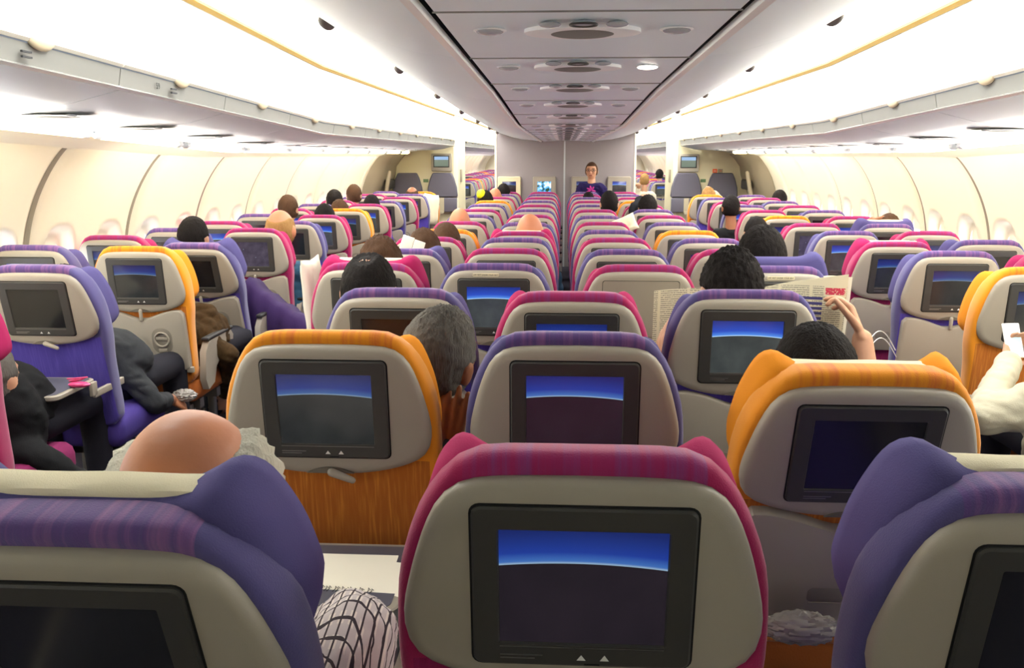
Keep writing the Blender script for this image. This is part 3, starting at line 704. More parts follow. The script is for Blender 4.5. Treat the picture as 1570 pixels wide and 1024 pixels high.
# the mauve partition ahead of the centre block
b = MB(); zt = Z0+.36
b.box(-1.035, .995, Y_PART, Y_PART+.05, 0, zt+.6, .004); struct('wall_front', b, MAT['mauve'])
c = at(865.5, 250, Y_PART); b = MB(); b.box(c.x-.012, c.x+.012, Y_PART-.006, Y_PART, 0, zt+.2, .002); struct('trim_9', b, MAT['soffit'])
for i, x in enumerate((-1.035, .995)):
    b = MB(); b.box(x-.014, x+.014, Y_PART-.008, Y_PART+.058, 0, zt+.6, .003); struct('trim_%d' % (10+i), b, MAT['cream'])
for i, (u, kind) in enumerate(((781, 'dim'), (834.5, 'movie'), (894, 'dim'), (949, 'map'))):
    c = at(u, 287, Y_PART); r = empty('bulkhead_monitor', (c.x, Y_PART, c.z))
    b = MB(); b.loft([[(x, y, z) for x, z in rrect(-.17*k, .17*k, -.17*k, .155*k, .02)] for y, k in ((-.001, 1), (-.055, .99), (-.065, .95))]); b.build('housing', MAT['monument'] if i == 0 else MAT['shell'], r)
    m = SCR['map'].materials[0] if kind == 'map' else (SCR['dim'].materials[0] if kind == 'dim' else mat('film_picture', '#101010', .2))
    if kind == 'movie':
        nt = m.node_tree; bb = nt.nodes['Principled BSDF']; vec, x, y, z = xyz(nt); n = nt.nodes.new('ShaderNodeTexNoise'); n.inputs['Scale'].default_value = 14; nt.links.new(vec, n.inputs['Vector'])
        cr = nt.nodes.new('ShaderNodeValToRGB'); nt.links.new(n.outputs['Fac'], cr.inputs[0]); e = cr.color_ramp.elements
        e[0].position = .38; e[0].color = (.02, .06, .02, 1); e[1].position = .62; e[1].color = (.85, .95, 1, 1); q = e.new(.5); q.color = (.1, .45, .9, 1)
        nt.links.new(cr.outputs[0], bb.inputs['Emission Color']); bb.inputs['Emission Strength'].default_value = 1.3
    MB().box(-.1, .1, -.069, -.064, -.07, .085, .002).build('screen', m, r)
    tag(r, ('monitor with dark blue picture at the left end of the mauve partition', 'monitor with a bright blue and white film picture on mauve partition',
            'monitor on the mauve partition half hidden behind the standing woman', 'monitor showing blue sky map at the right end of mauve partition')[i], 'monitor', 'monitors on the mauve partition')
# service units in the central ceiling
for k in range(14):
    y = 2.4+.79*k-.79
    if y > 12.9: break
    c = Z0+lerp_table(CZ, y); sl = (lerp_table(CZ, y+.3)-lerp_table(CZ, y-.3))/.6
    r = empty('ceiling_service_unit', (-.0, y, c+.0075)); r.rotation_euler.x = math.atan(sl)
    ol = [(.15*math.copysign(abs(math.cos(a))**1.5, math.cos(a)),   .1*math.copysign(abs(math.sin(a))**.9, math.sin(a))) for a in [2*math.pi*q/40 for q in range(40)]]
    b = MB(); b.loft([[(x, yy, z) for x, yy in o] for o, z in ((ol, .01), (ol, -.004), ([(x*.95, yy*.9) for x, yy in ol], -.007))]); b.build('speaker_plate', MAT['white'], r)
    MB().ell((0, 0, -.006), (.085, .078, .006), 30, 6).build('speaker_grille', MAT['grille'], r)
    for x in (-.082, .082):
        MB().ell((x, -.12, -.001), (.028, .028, .007), 18, 6).build('air_nozzle', MAT['lampoff'], r)
    b = MB(); b.ell((0, -.13, 0), (.032, .026, .006), 20, 6); b.build('sign_lens', MAT['lampoff'], r)
    b = MB(); lo = []
    for i in range(25):
        a = 2*math.pi*i/24; p = Vector((.033*math.cos(a), -.13+.027*math.sin(a), -.004)); lo.append([p+Vector((math.cos(a)*.003*math.cos(q), math.sin(a)*.003*math.cos(q), .003*math.sin(q))) for q in [2*math.pi*j/6 for j in range(6)]])
    b.loft(lo, False, False); b.build('ring', MAT['bezel'], r)
    for x in (-.235, .235):
        lit = (k == 2 and x > 0)
        MB().ell((x, -.05, -.006), (.036, .036, .008), 20, 6).build('reading_light', MAT['lampon'] if lit else MAT['lampoff'], r)
        MB().ell((x, -.046, -.003), (.043, .043, .007), 20, 6).build('light_ring', MAT['white'], r)
    MB().box(-.333, .333, .4, .403, -.018, -.0145).build('panel_seam', MAT['strip'], r)
    tag(r, 'oval speaker with two lamps in the central ceiling, %s from the camera%s' % (ORD[k], ', right lamp lit' if k == 2 else ''), 'service unit', 'service units in the central ceiling')
# cabin ends
b = MB(); b.box(-3.1, 3.1, Y_NEAR-.08, Y_NEAR, 0, 2.9); struct('wall_back', b, MAT['cream'])
b = MB(); b.box(-3.1, 3.1, Y_END, Y_END+.08, 0, 2.9); struct('wall_far', b, MAT['cream'])
b = MB(); b.box(-3.1, 3.1, Y_NEAR, Y_END, 2.75, 2.8); struct('ceiling_crown', b, MAT['white'])
b = sweep(lambda y: [(-1.0, Z0+.5), (-.5, Z0+.3), (.5, Z0+.3), (1.0, Z0+.5)], [13.25, 33]); struct('ceiling_forward', b, MAT['ceil'])
# ------------------------------------------------------------------ seats
PITCHY = .79
def row_y(n): return 1.10+PITCHY*(n-1)
def colx(c, n):
    T = dict(A=(-2.70, -2.48), B=(-2.15, -1.985), D=(-.82, -.825), E=(-.315, -.315), I=(.262, .25), F=(.785, .767), G=(1.80, 1.775), H=(2.31, 2.31), L=(-.553, -.5), C=(-.015, -.015), S=(.517, .5))
    a, b = T[c]
    if c == 'A' or c == 'B': return a+(b-a)*max(0, min(1, (n-5)/10.))
    return a+(b-a)*max(0, min(1, (n-4)/11.))
COLS = dict(L=(1, 'pop'), C=(1, 'mpm'), S=(1, 'pop'), D=(4, 'mpmompmpompm'), E=(4, 'pmpmpmpmpmpm'), I=(4, 'mpmpmpmpmpmp'), F=(4, 'ppporpmpmoxx'),
            B=(3, 'mpopmpmompmpo'), A=(5, 'pmpmpmpmpmp'), G=(3, 'popmpmompmpo'), H=(5, 'mpmpmpmpmp'))
COLS['F'] = (4, 'pmpopmpmompm')
CDESC = dict(L='left column of the near block', C='middle column of the near block', S='right column of the near block', D='left outer centre column', E='left inner centre column',
             I='right inner centre column', F='right outer centre column', B='left aisle column', A='left window column', G='right aisle column', H='right window column')
REC = {('L', 1): 14, ('C', 1): 2, ('S', 1): 8, ('S', 2): 12, ('C', 3): 4, ('E', 7): 6, ('B', 4): 7, ('B', 6): 14, ('G', 6): 6, ('L', 2): 1, ('B', 9): 4, ('E', 8): 3, ('H', 8): 3, ('B', 12): 4, ('A', 8): 3, ('D', 5): 3, ('B', 8): 1, ('I', 9): 3, ('G', 12): 3}
UP = {('L', 1): .042, ('S', 1): .035, ('C', 1): .012, ('S', 2): .02, ('F', 4): .075, ('D', 4): .05, ('B', 6): .03, ('H', 8): .06, ('G', 6): .03, ('D', 5): .03, ('E', 7): .03, ('H', 6): .02, ('B', 5): .0, ('C', 3): .01}
SCRN = {('L', 1): 'off', ('C', 1): 'night', ('S', 1): 'off', ('L', 2): 'dim', ('C', 2): 'night', ('S', 2): 'off', ('L', 3): 'off', ('C', 3): 'night', ('S', 3): 'map', ('E', 4): 'map', ('I', 4): 'blank',
        ('B', 4): 'off', ('B', 5): 'dim', ('B', 6): 'off', ('B', 7): 'menu', ('B', 8): 'off', ('B', 9): 'map', ('G', 4): 'dim', ('G', 5): 'dim', ('G', 6): 'dim', ('G', 7): 'map', ('G', 8): 'menu', ('G', 9): 'dim', ('H', 8): 'off', ('A', 7): 'off', ('A', 10): 'map', ('H', 6): 'off', ('D', 6): 'off', ('D', 5): 'off', ('D', 4): 'off'}
DOWN = {('L', 2), ('B', 4), ('G', 4), ('B', 14), ('G', 13), ('L', 1)}
NOCL = {('A', 6), ('H', 6)}
SPECIAL = {('C', 1): 'magenta airline seat nearest the camera in the middle of the photo', ('L', 1): 'purple reclined seat at bottom left holding the bald man with white hair',
    ('S', 1): 'purple airline seat at the bottom right corner of the photo', ('L', 2): 'orange seat with bare orange back directly behind the grey-haired leaning man',
    ('S', 2): 'orange reclined seat at right with large dark screen', ('C', 2): 'purple seat directly in front of the nearest magenta seat', ('L', 3): 'purple seat in front of the left orange seat, dark brown screen',
    ('C', 3): 'magenta seat of the middle column, two ahead of the nearest one', ('S', 3): 'purple seat of the newspaper reader', ('E', 4): 'purple seat with a life vest sticker and bright blue map screen',
    ('I', 4): 'magenta seat with a blank panel instead of a screen', ('B', 4): 'purple seat with its table lowered at the left edge of the photo', ('B', 5): 'orange seat with cup ring on its closed table, left aisle column',
    ('G', 4): 'orange seat at the right edge behind the man in white shirt', ('F', 4): 'purple seat with raised purple headrest and a life vest sticker', ('B', 3): 'magenta seat at the far left edge beside the person in black'}
DY = {('L', 1): -.06, ('C', 1): -.035, ('S', 1): -.02, ('S', 2): -.07}
DX = {('L', 1): -.04, ('L', 2): -.014, ('S', 1): .055, ('S', 2): .035}
def seat_label(c, n, k):
    if (c, n) in SPECIAL: return SPECIAL[(c, n)]
    last = COLS[c][0]+len(COLS[c][1])-1; q = last-n
    names = ['front row of it', 'second row from its front', 'third row from its front', 'fourth row from its front', 'fifth row from its front', 'sixth row from its front', 'seventh row from its front', 'eighth row from its front', 'ninth row from its front', 'tenth row from its front', 'eleventh row from its front', 'twelfth row from its front', 'thirteenth row from its front']
    return '%s airline seat, %s, %s' % (CNAME[k], CDESC[c], names[q])
SEATS = {}
for c, (n0, s) in COLS.items():
    for i, k in enumerate(s):
        n = n0+i; key = (c, n); y = row_y(n)
        scr = SCRN.get(key) or ('map', 'dim', 'off', 'dim', 'map')[(n*3+ord(c)) % 5]
        tray = 'down' if key in DOWN else ('cup' if c in 'ABDLE' else 'recess')
        rc = REC.get(key, ((n*7+ord(c)*3) % 5)*.4)
        SEATS[key] = seat(k, colx(c, n), y, seat_label(c, n, k), 'airline seats of this cabin', scr, tray, rc, UP.get(key, 0), floor_z(y), far=False, cloth=(key not in NOCL) and ((n*5+ord(c)) % 3 != 0 or n < 4), dy=DY.get(key, 0), dx=DX.get(key, 0), noarm=key in (('B', 3), ('B', 4)))
# forward cabin, seen through the two aisle openings
for sx, side in ((-1, 'left'), (1, 'right')):
    for k in range(19):
        y = 16.6+.79*k
        for x, nm in ((1.98, 'B'), (2.5, 'A')):
            if nm == 'A' and k < 8: continue
            if nm == 'B' and k < 1: continue
            kk = 'mpmomp'[(k+(nm == 'A')*2) % 6]
            seat(kk, sx*(x if sx < 0 else x-.12), y, 'distant %s seat in forward cabin seen through the %s aisle opening' % (CNAME[kk], side), 'forward cabin %s seats, %s side' % (CNAME[kk], side), 'map', 'cup', (k*3) % 4, 0, 0, far=False, cloth=False)
drop_protos()
for key, v in ((('E', 4), .02), (('F', 4), .06)):
    b = [o for o in kids(SEATS[key]) if o.name.startswith('backrest')][0]
    s = MB(); s.loft([xz(rrect(v-.052-.05, v+.052-.05+.0, BH-.052, BH-.039, .004), -.0205), xz(rrect(v-.102, v+.002, BH-.052, BH-.039, .004), -.0225)]); st = s.build('sticker', MAT['cloth'], b)
    t = link('sticker_text', text_mesh('LIFE VEST UNDER YOUR SEAT', .0075, MAT['gap'], 'sticker_text'), b, (v-.05, -.0228, BH-.0455)); t.rotation_euler.x = R(90)
# ------------------------------------------------------------------ people
def hair_fn(style, thick, amp=.035, seed=0):
    def f(d):
        n = noise.noise(Vector((d.x*70+seed, d.y*70, d.z*7)))*amp*.8+noise.noise(Vector((d.x*9+seed, d.y*9, d.z*4)))*amp+noise.noise(Vector((d.x*24+seed, d.y*24, d.z*9)))*amp*.6
        if style == 'full':
            face = sstep(.15, .55, d.y)*(1-sstep(.35, .75, d.z))
            nape = 1-sstep(-.85, -.45, d.z)
            k = (1-face)*(1-nape)
            if abs(d.x) > .8 and -.3 < d.z < .05: k *= .55
            return -.05+k*(thick+.05+n)
        if style == 'crown':   # thinning patch on top
            face = sstep(.15, .55, d.y)*(1-sstep(.35, .75, d.z)); nape = 1-sstep(-.85, -.45, d.z)
            patch = 1-sstep(.25, .5, math.hypot(d.x+.05, d.y+.25)) if d.z > 0 else 0
            k = (1-face)*(1-nape)*(1-patch*.75)
            return -.05+k*(thick+.05+n)
        if style == 'fringe':  # a band round the sides and back
            k = sstep(-.75, -.5, d.z)*(1-sstep(.5, .68, d.z+.28*max(0, -d.y-.3)))*(1-sstep(.35, .6, d.y))
            return -.05+k*(thick+.05+n)
        if style == 'bun':
            face = sstep(.2, .45, d.y)*(1-sstep(.5, .8, d.z)); nape = 1-sstep(-.7, -.3, d.z)
            return -.05+(1-face)*(1-nape)*(thick+.05+n*.3)
    return f
HEAD_R = (.081, .098, .113)
def add_head(mb, c, rot, s=1.0):
    def P(x, y, z): return c+rot @ Vector((x, y, z))*s
    rr = [q*s for q in HEAD_R]
    mb.ell(c, rr, 24, 16, rot)
    mb.ell(P(0, .018, -.055), (.058*s, .072*s, .07*s), 18, 12, rot)          # jaw
    mb.cap(P(0, .085, .005), P(0, .112, -.032), .009*s, .015*s, 8)            # nose
    mb.cap(P(-.02, .088, -.062), P(.02, .088, -.062), .009*s, .009*s, 8)      # lips
    for q in (-1, 1):
        mb.ell(P(q*.083, -.008, -.012), (.012*s, .022*s, .034*s), 10, 8, rot)  # ears
        mb.cap(P(q*.012, .088, .03), P(q*.05, .078, .03), .01*s, .008*s, 8)   # brow
        mb.ell(P(q*.04, .075, -.02), (.025*s, .02*s, .02*s), 10, 8, rot)
def hand(mb, wrist, palm_dir, normal, curl=.5, s=1.0, thumb=1, spread=.1, curls=None):
    """palm, five fingers of different length, thumb from the side of the palm near its base. curl in radians per joint towards the normal"""
    f = Vector(palm_dir).normalized(); n = Vector(normal); n = (n-f*n.dot(f)).normalized(); sd = f.cross(n)*thumb
    w_ = Vector(wrist)
    for q in (-.028, -.01, .01, .028):
        mb.cap(w_+sd*q*.7*s, w_+f*.082*s+sd*q*s, .013*s, .0115*s, 8)
    for i, (q, L) in enumerate(((.031, .07), (.0105, .079), (-.0105, .073), (-.03, .058))):
        p = w_+f*.085*s+sd*q*s; d = (f+sd*q*spread*12).normalized(); a = curls[i] if curls else curl*(1+.12*i); r = .0098*s
        for j, fr in enumerate((.45, .32, .23)):
            ax = d.cross(n).normalized(); d = (Matrix.Rotation(a*(.7 if j == 0 else 1), 3, ax) @ d).normalized()
            # rotate toward the normal
            e = p+d*L*fr*s; mb.cap(p, e, r, r*.9, 8); p = e; r *= .92
    p = w_+f*.022*s+sd*.026*s; d = (f*.65+sd*.75+n*.25).normalized(); r = .0125*s
    for fr in (.042, .034, .026):
        e = p+d*fr*s; mb.cap(p, e, r, r*.88, 8); p = e; r *= .88; d = (d+f*.35+n*(.3*min(1, curl))).normalized()
def person(label, head, seat_y=None, x=None, skin='skin', shirt='shirt_dark', hair=('full', 'black', .1), s=1.0, rot=(0, 0, 0), arms=None, voxel=.012, legs=True, hands=None, fz=None, cat='person', standing=False, sleeve=1.0, lean_x=0, group=None, hs=1.0, nohead=False, armk=1.0):
    head = Vector(head); rm = Matrix.Rotation(R(rot[2]), 3, 'Z') @ Matrix.Rotation(R(rot[1]), 3, 'Y') @ Matrix.Rotation(R(rot[0]), 3, 'X')
    fz = floor_z(head.y) if fz is None else fz
    x = head.x if x is None else x
    root = empty('person', (x, head.y, fz), label, cat, group); O = root.location.copy()
    body = MB(); cl = MB(); tr = MB()
    neck = head+rm @ Vector((0, -.02, -.11))*s; base = head.lerp(Vector((x, head.y, head.z)), .3)+Vector((0, -.03, -.19 if standing else -.225))*s
    if standing: hip = Vector((x, head.y+.0, fz+.82)); chest = Vector((x, head.y-.0, head.z-.38))
    else: hip = Vector((x, max(head.y+.02, (seat_y or head.y-.24)+.3), fz+.555)); chest = Vector((x*.6+base.x*.4, head.y-.0+.03, max(fz+.58, base.z-.24)))
    body.cap(neck+Vector((0, 0, .02)), base, .052*s, .06*s); add_head(body, head, rm, s*hs)
    def torso(b, g):
        b.ell(chest, (.165*s+g, .105*s+g, .2*s+g), 20, 14); b.ell(hip+Vector((0, 0, .07)), (.155*s+g, .115*s+g, .15*s+g), 20, 14)
        b.cap(base+Vector((-.125*s, 0, -.045)), base+Vector((.125*s, 0, -.045)), .062*s+g, .062*s+g); b.cap(base+Vector((0, 0, -.035)), chest, .07*s+g, .13*s+g)
        b.cap(base+Vector((-.06, 0, -.025)), base+Vector((.06, 0, -.025)), .042*s+g, .042*s+g)
    torso(body, 0); torso(cl, .012)
    arms = arms or {}
    for q in (-1, 1):
        sh = base+Vector((q*.16*s, 0, -.06))
        if q in arms: el, wr = [Vector(p) for p in arms[q]]
        elif standing: el = sh+Vector((q*.04, -.02, -.28)); wr = el+Vector((-q*.04, -.12, -.22))
        else: el = sh+Vector((q*.03, .07, -.26)); wr = el+Vector((-q*.06, .23, -.02))
        body.chain([sh, el, wr], [.048*s*armk, .038*s*armk, .027*s*armk]); 
        end = el.lerp(wr, max(0, (sleeve-.5)*2)) if sleeve > .5 else sh.lerp(el, sleeve*2)
        if sleeve > .5: cl.chain([sh, el, end], [.062*s*armk, .05*s*armk, (.04 if sleeve > .8 else .045)*s*armk])
        else: cl.chain([sh, end], [.062*s*armk, .056*s*armk])
        if hands and q in hands: hand(body, wr, *hands[q][0], **hands[q][1])
        else:
            d = (wr-el).normalized(); hand(body, wr, d, (0, .2, -1), .35, s, q)
        hq = hip+Vector((q*.09, 0, 0))
        if standing: pts = [hq, Vector((hq.x, hq.y, fz+.48)), Vector((hq.x, hq.y, fz+.07)), Vector((hq.x, hq.y-.14, fz+.035))]
        else:
            kn = hip+Vector((q*.1, .40, -.02)); pts = [hq, kn, Vector((kn.x, kn.y+.02, fz+.08)), Vector((kn.x, kn.y+.14, fz+.04))]
        body.chain(pts, [.074*s, .052*s, .038*s, .03*s]); tr.chain(pts[:3], [.084*s, .064*s, .052*s])
    def crease(me, amp):
        nr_ = [v.normal.copy() for v in me.vertices]
        for v, n_ in zip(me.vertices, nr_):
            q = v.co; k = abs(noise.noise(Vector((q.x*7, q.y*7, q.z*13+q.x*6))))*1.1+abs(noise.noise(Vector((q.x*17, q.y*17, q.z*26))))*.5-.45
            v.co = q+n_*amp*max(-.25, k)
        return me
    def localise(me):
        me.transform(Matrix.Translation(-O)); me.shade_smooth() if hasattr(me, 'shade_smooth') else None; return me
    link('body', localise(remeshed(body, 'body', MAT[skin], voxel)), root)
    link('shirt', localise(crease(remeshed(cl, 'shirt', MAT[shirt], .01 if voxel > .009 else max(.007, voxel), 6), .018 if shirt != 'fur' else .03)), root)
    link('trousers', localise(remeshed(tr, 'trousers', MAT['trouser'], .018, 5)), root)
    if hair[0] != 'bald':
        h = MB(); rr = [q*s*hs*1.0 for q in HEAD_R]; h.ell(head, rr, 110 if hs > 1.04 else 64, 64 if hs > 1.04 else 40, rm, hair_fn(hair[0], hair[2], hair[3] if len(hair) > 3 else .035, len(label)))
        if hair[0] == 'bun': h.ell(head+rm @ Vector((0, -.11, .02)), (.035, .03, .035), 16, 12, rm)
        hm = h.mesh('hair', HAIR[hair[1]], 180); link('hair', localise(hm), root)
    return root
def shirt_mat(name, c, rough=.85, **k): MAT[name] = mat(name, c, rough, bump=.35, bscale=260, spec=.2, **k)
shirt_mat('shirt_dark', '#23242a'); shirt_mat('shirt_black', '#141517'); shirt_mat('shirt_grey', '#3a3c42'); shirt_mat('shirt_blue', '#34566c'); shirt_mat('shirt_white', '#b9b39c'); shirt_mat('shirt_navy', '#251d4d')
shirt_mat('shirt_purple', '#4b2f86'); shirt_mat('shirt_beige', '#d8cdb8'); shirt_mat('fur', '#3d2c17', .95, var=.5, vscale=60); shirt_mat('trouser', '#23232b'); shirt_mat('shirt_charcoal', '#2f3134')
def plaid():
    m, nt, b = nmat('plaid_cotton'); vec, x, y, z = xyz(nt)
    def band(c, off, per, w_): return M_(nt, 'LESS_THAN', M_(nt, 'ABSOLUTE', M_(nt, 'SUBTRACT', M_(nt, 'FRACT', M_(nt, 'MULTIPLY', M_(nt, 'ADD', c, off), per)), .5)), w_)
    g = M_(nt, 'MAXIMUM', band(x, 10, 62, .09), band(M_(nt, 'SUBTRACT', z, M_(nt, 'MULTIPLY', y, .5)), 10, 76, .09))
    h = M_(nt, 'MAXIMUM', band(x, 10.008, 62, .22), band(M_(nt, 'SUBTRACT', z, M_(nt, 'MULTIPLY', y, .5)), 10.008, 62, .22))
    c = mixc(nt, M_(nt, 'MULTIPLY', h, .5), lin('#cfc6bd'), lin('#978d97')); nt.links.new(mixc(nt, g, c, lin('#2c2028')), b.inputs['Base Color']); b.inputs['Roughness'].default_value = .9
    return m
MAT['plaid'] = plaid()
def P(u, v, y): return at(u, v, y)
# --- bald man with the white fringe in the nearest left seat
hp = P(302, 778, 1.12)
hm = person('bald elderly man with white hair fringe and plaid shirt in the reclined purple seat', hp, .95, x=-.62, armk=1.25, skin='skin_red', shirt='plaid', hair=('fringe', 'white', .16, .07), s=1.12, hs=1.1, rot=(12, -6, 6),
       arms={1: (P(545, 975, 1.25), P(500, 990, 1.62)), -1: (P(60, 1010, 1.35), P(150, 960, 1.7))}, voxel=.006)
# --- grey haired man leaning on his hand
hp = P(672, 546, 2.18)
person('grey-haired man in dark jacket leaning his head on his hand beside the orange seat', hp, 1.95, x=-.42, skin='skin_dark', shirt='shirt_charcoal', hair=('full', 'grey', .1, .04), s=1.02, hs=1.06, rot=(4, 14, -18), armk=1.15,
       arms={1: (P(702, 800, 2.22), P(684, 690, 2.14))}, hands={1: ((P(694, 600, 2.09)-P(684, 690, 2.14), (.1, .8, .1)), dict(curl=.2, s=1.12, thumb=-1, spread=.13, curls=[.1, .14, .2, .26]))}, voxel=.005)
# --- heads further up
person('dark-haired man with a thinning crown in the third left centre seat', P(566, 446, 2.98), 2.7, skin='skin', hair=('crown', 'black', .1, .03), shirt='shirt_grey', hs=1.08)
person('person with tousled brown-grey hair in the raised magenta headrest', P(584, 408, 3.78), 3.5, skin='skin', hair=('full', 'brown', .16, .07), shirt='shirt_grey', hs=1.02)
person('brown-haired person in front of the magenta seat with an open book', P(650, 386, 4.62), 4.3, skin='skin', hair=('full', 'brown', .12, .05), shirt='shirt_dark')
person('person whose dark hair just shows above an orange seat, left centre', P(684, 372, 5.35), 5.1, hair=('full', 'brown', .1, .03), shirt='shirt_grey')
person('bald man in the left inner centre column', P(812, 356, 5.98), 5.9, skin='skin_red', hair=('bald',), shirt='shirt_blue', rot=(0, 0, 15), hs=1.1)
person('bald-crowned man beside the white cloth, left centre block', P(705, 341, 6.95), 6.7, skin='skin_red', hair=('bald',), shirt='shirt_dark')
capman = person('person wearing a neon yellow cap tilted on dark hair', P(744, 309, 10.05), 9.8, hair=('full', 'black', .14, .03), shirt='shirt_dark')
b = MB(); c = P(737.5, 297.5, 10.0)-capman.location; b.ell(c, (.05, .07, .055), 20, 12, Matrix.Rotation(R(30), 3, 'Y')); b.ell(c+Vector((.03, .02, -.04)), (.06, .06, .012), 20, 6, Matrix.Rotation(R(35), 3, 'Y'))
b.build('cap', mat('neon_yellow', '#d6e81a', .6), capman)
person('fair bald-headed person near the mauve partition, left centre block', P(759, 302, 11.2), 10.9, skin='skin_red', hair=('bald',), shirt='shirt_beige')
person('dark-haired person by the left end monitor of mauve partition', P(772, 296, 12.0), 11.7, hair=('full', 'black', .14, .03), shirt='shirt_dark')
person('dark-haired person leaning between the right inner and outer centre columns', P(934, 312, 8.65), 8.5, hair=('full', 'black', .1, .02), shirt='shirt_dark', x=.42)
person('person with dark hair bent over a white cloth, right centre block', P(993, 319, 8.7), 8.4, hair=('full', 'black', .16, .05), shirt='shirt_dark', arms={-1: (P(972, 318, 8.8), P(982, 306, 8.9))})
person('black hair tip behind a magenta seat below the standing woman', P(902, 309, 11.4), 11.2, hair=('full', 'black', .1), shirt='shirt_dark')
person('black-haired person in the purple seat with the raised headrest', P(1167, 396, 3.86), 3.6, hair=('full', 'black', .18, .03), shirt='shirt_black', hs=1.1)
person('dark-haired person leaning into right aisle beside the orange seat', P(1159, 357, 6.85), 6.7, x=1.55, hair=('full', 'black', .12, .02), shirt='shirt_black')
person('dark-haired passenger in dark clothes leaning into the right aisle, farther up', P(1120.5, 318, 8.95), 8.6, x=1.64, hair=('full', 'black', .1), shirt='shirt_black', skin='skin_dark')
person('light brown-haired passenger in the farthest orange seat on the right', P(1086, 302, 11.65), 11.4, hair=('full', 'blond', .14, .05), shirt='shirt_beige', arms={1: (P(1104, 306, 11.7), P(1096, 296, 11.68))})
person('dark-haired passenger at the right wall near the far end', P(1195, 307, 10.75), 10.5, hair=('full', 'black', .1), shirt='shirt_dark')
person('passenger resting a hand on the raised purple headrest, right window column', P(1362, 352, 6.95), 6.8, hair=('full', 'brown', .1), shirt='shirt_dark', skin='skin_dark', nohead=True,
       arms={-1: (P(1325, 350, 7.05), P(1338, 337, 6.98))}, hands={-1: (((.9, -.15, .25), (0, -.1, -1)), dict(curl=.45, s=1.1, thumb=1))}, voxel=.007, sleeve=.55)
person('dark-haired passenger in front of the left purple seat beside the orange seat', P(297, 364, 5.18), 4.9, hair=('full', 'black', .12, .03), shirt='shirt_dark')
person('bald man in a blue shirt leaning into the left aisle', P(430, 352, 6.12), 5.9, x=-1.88, skin='skin_red', hair=('fringe', 'blond', .03, .02), shirt='shirt_blue', hs=1.1, s=1.1, arms={1: (P(482, 440, 6.0), P(470, 505, 6.3))}, sleeve=1.0)
person('brown-haired passenger in the left window column', P(442, 320, 7.95), 7.7, hair=('full', 'brown', .12), shirt='shirt_beige')
person('black-haired passenger in left aisle column beside the orange seat', P(498, 334, 7.7), 7.5, hair=('full', 'black', .12), shirt='shirt_dark')
person('round brown-haired passenger by the left wall near the far end', P(543, 299, 10.3), 10.0, hair=('full', 'brown', .12), shirt='shirt_dark')
person('dark hair tip in left window column ahead of the brown head', P(513, 308, 9.45), 9.2, hair=('full', 'black', .1), shirt='shirt_dark')
person('dark hair tip behind the left orange seat in the aisle column', P(521, 325, 8.5), 8.3, hair=('full', 'brown', .1), shirt='shirt_dark')
person('dark-haired passenger in left aisle column before the last purple seats', P(570, 316, 9.4), 9.1, hair=('full', 'black', .1), shirt='shirt_purple')
person('ruddy-faced balding passenger in front of the left jump seats', P(632, 300, 11.7), 11.4, skin='skin_dark', hair=('fringe', 'brown', .05), shirt='shirt_dark')
person('passenger with black hair in front of the large orange seat at right', P(1247, 585, 2.06), 1.85, hair=('full', 'black', .13, .02), shirt='shirt_black', hs=1.12, x=.5)
person('passenger in black clothes at the far left edge with bluish grey hair', P(-14, 580, 3.02), 2.85, x=-2.14, hair=('full', 'grey', .1), shirt='shirt_black', s=1.05, arms={1: (P(112, 735, 3.05), P(165, 760, 3.35))})
person('passenger in dark grey sleeve beside the purple seat with lowered table', Vector((-2.3, 3.87, 1.02)), 3.6, x=-2.12, hair=('full', 'black', .08), shirt='shirt_charcoal', s=1.05, arms={1: (P(236, 618, 3.82), P(262, 612, 4.05))}, skin='skin_dark', sleeve=.85, hands={1: (((.35, .6, -.5), (-.5, 0, -.5)), dict(curl=.5, s=1.0, thumb=1))}, voxel=.007)
person('passenger in a fuzzy brown coat beside the orange seat in left aisle column', Vector((-2.28, 4.62, 1.02)), 4.4, x=-2.06, hair=('full', 'brown', .08), shirt='fur', s=1.12, arms={1: (P(350, 545, 4.6), P(345, 600, 4.9))})
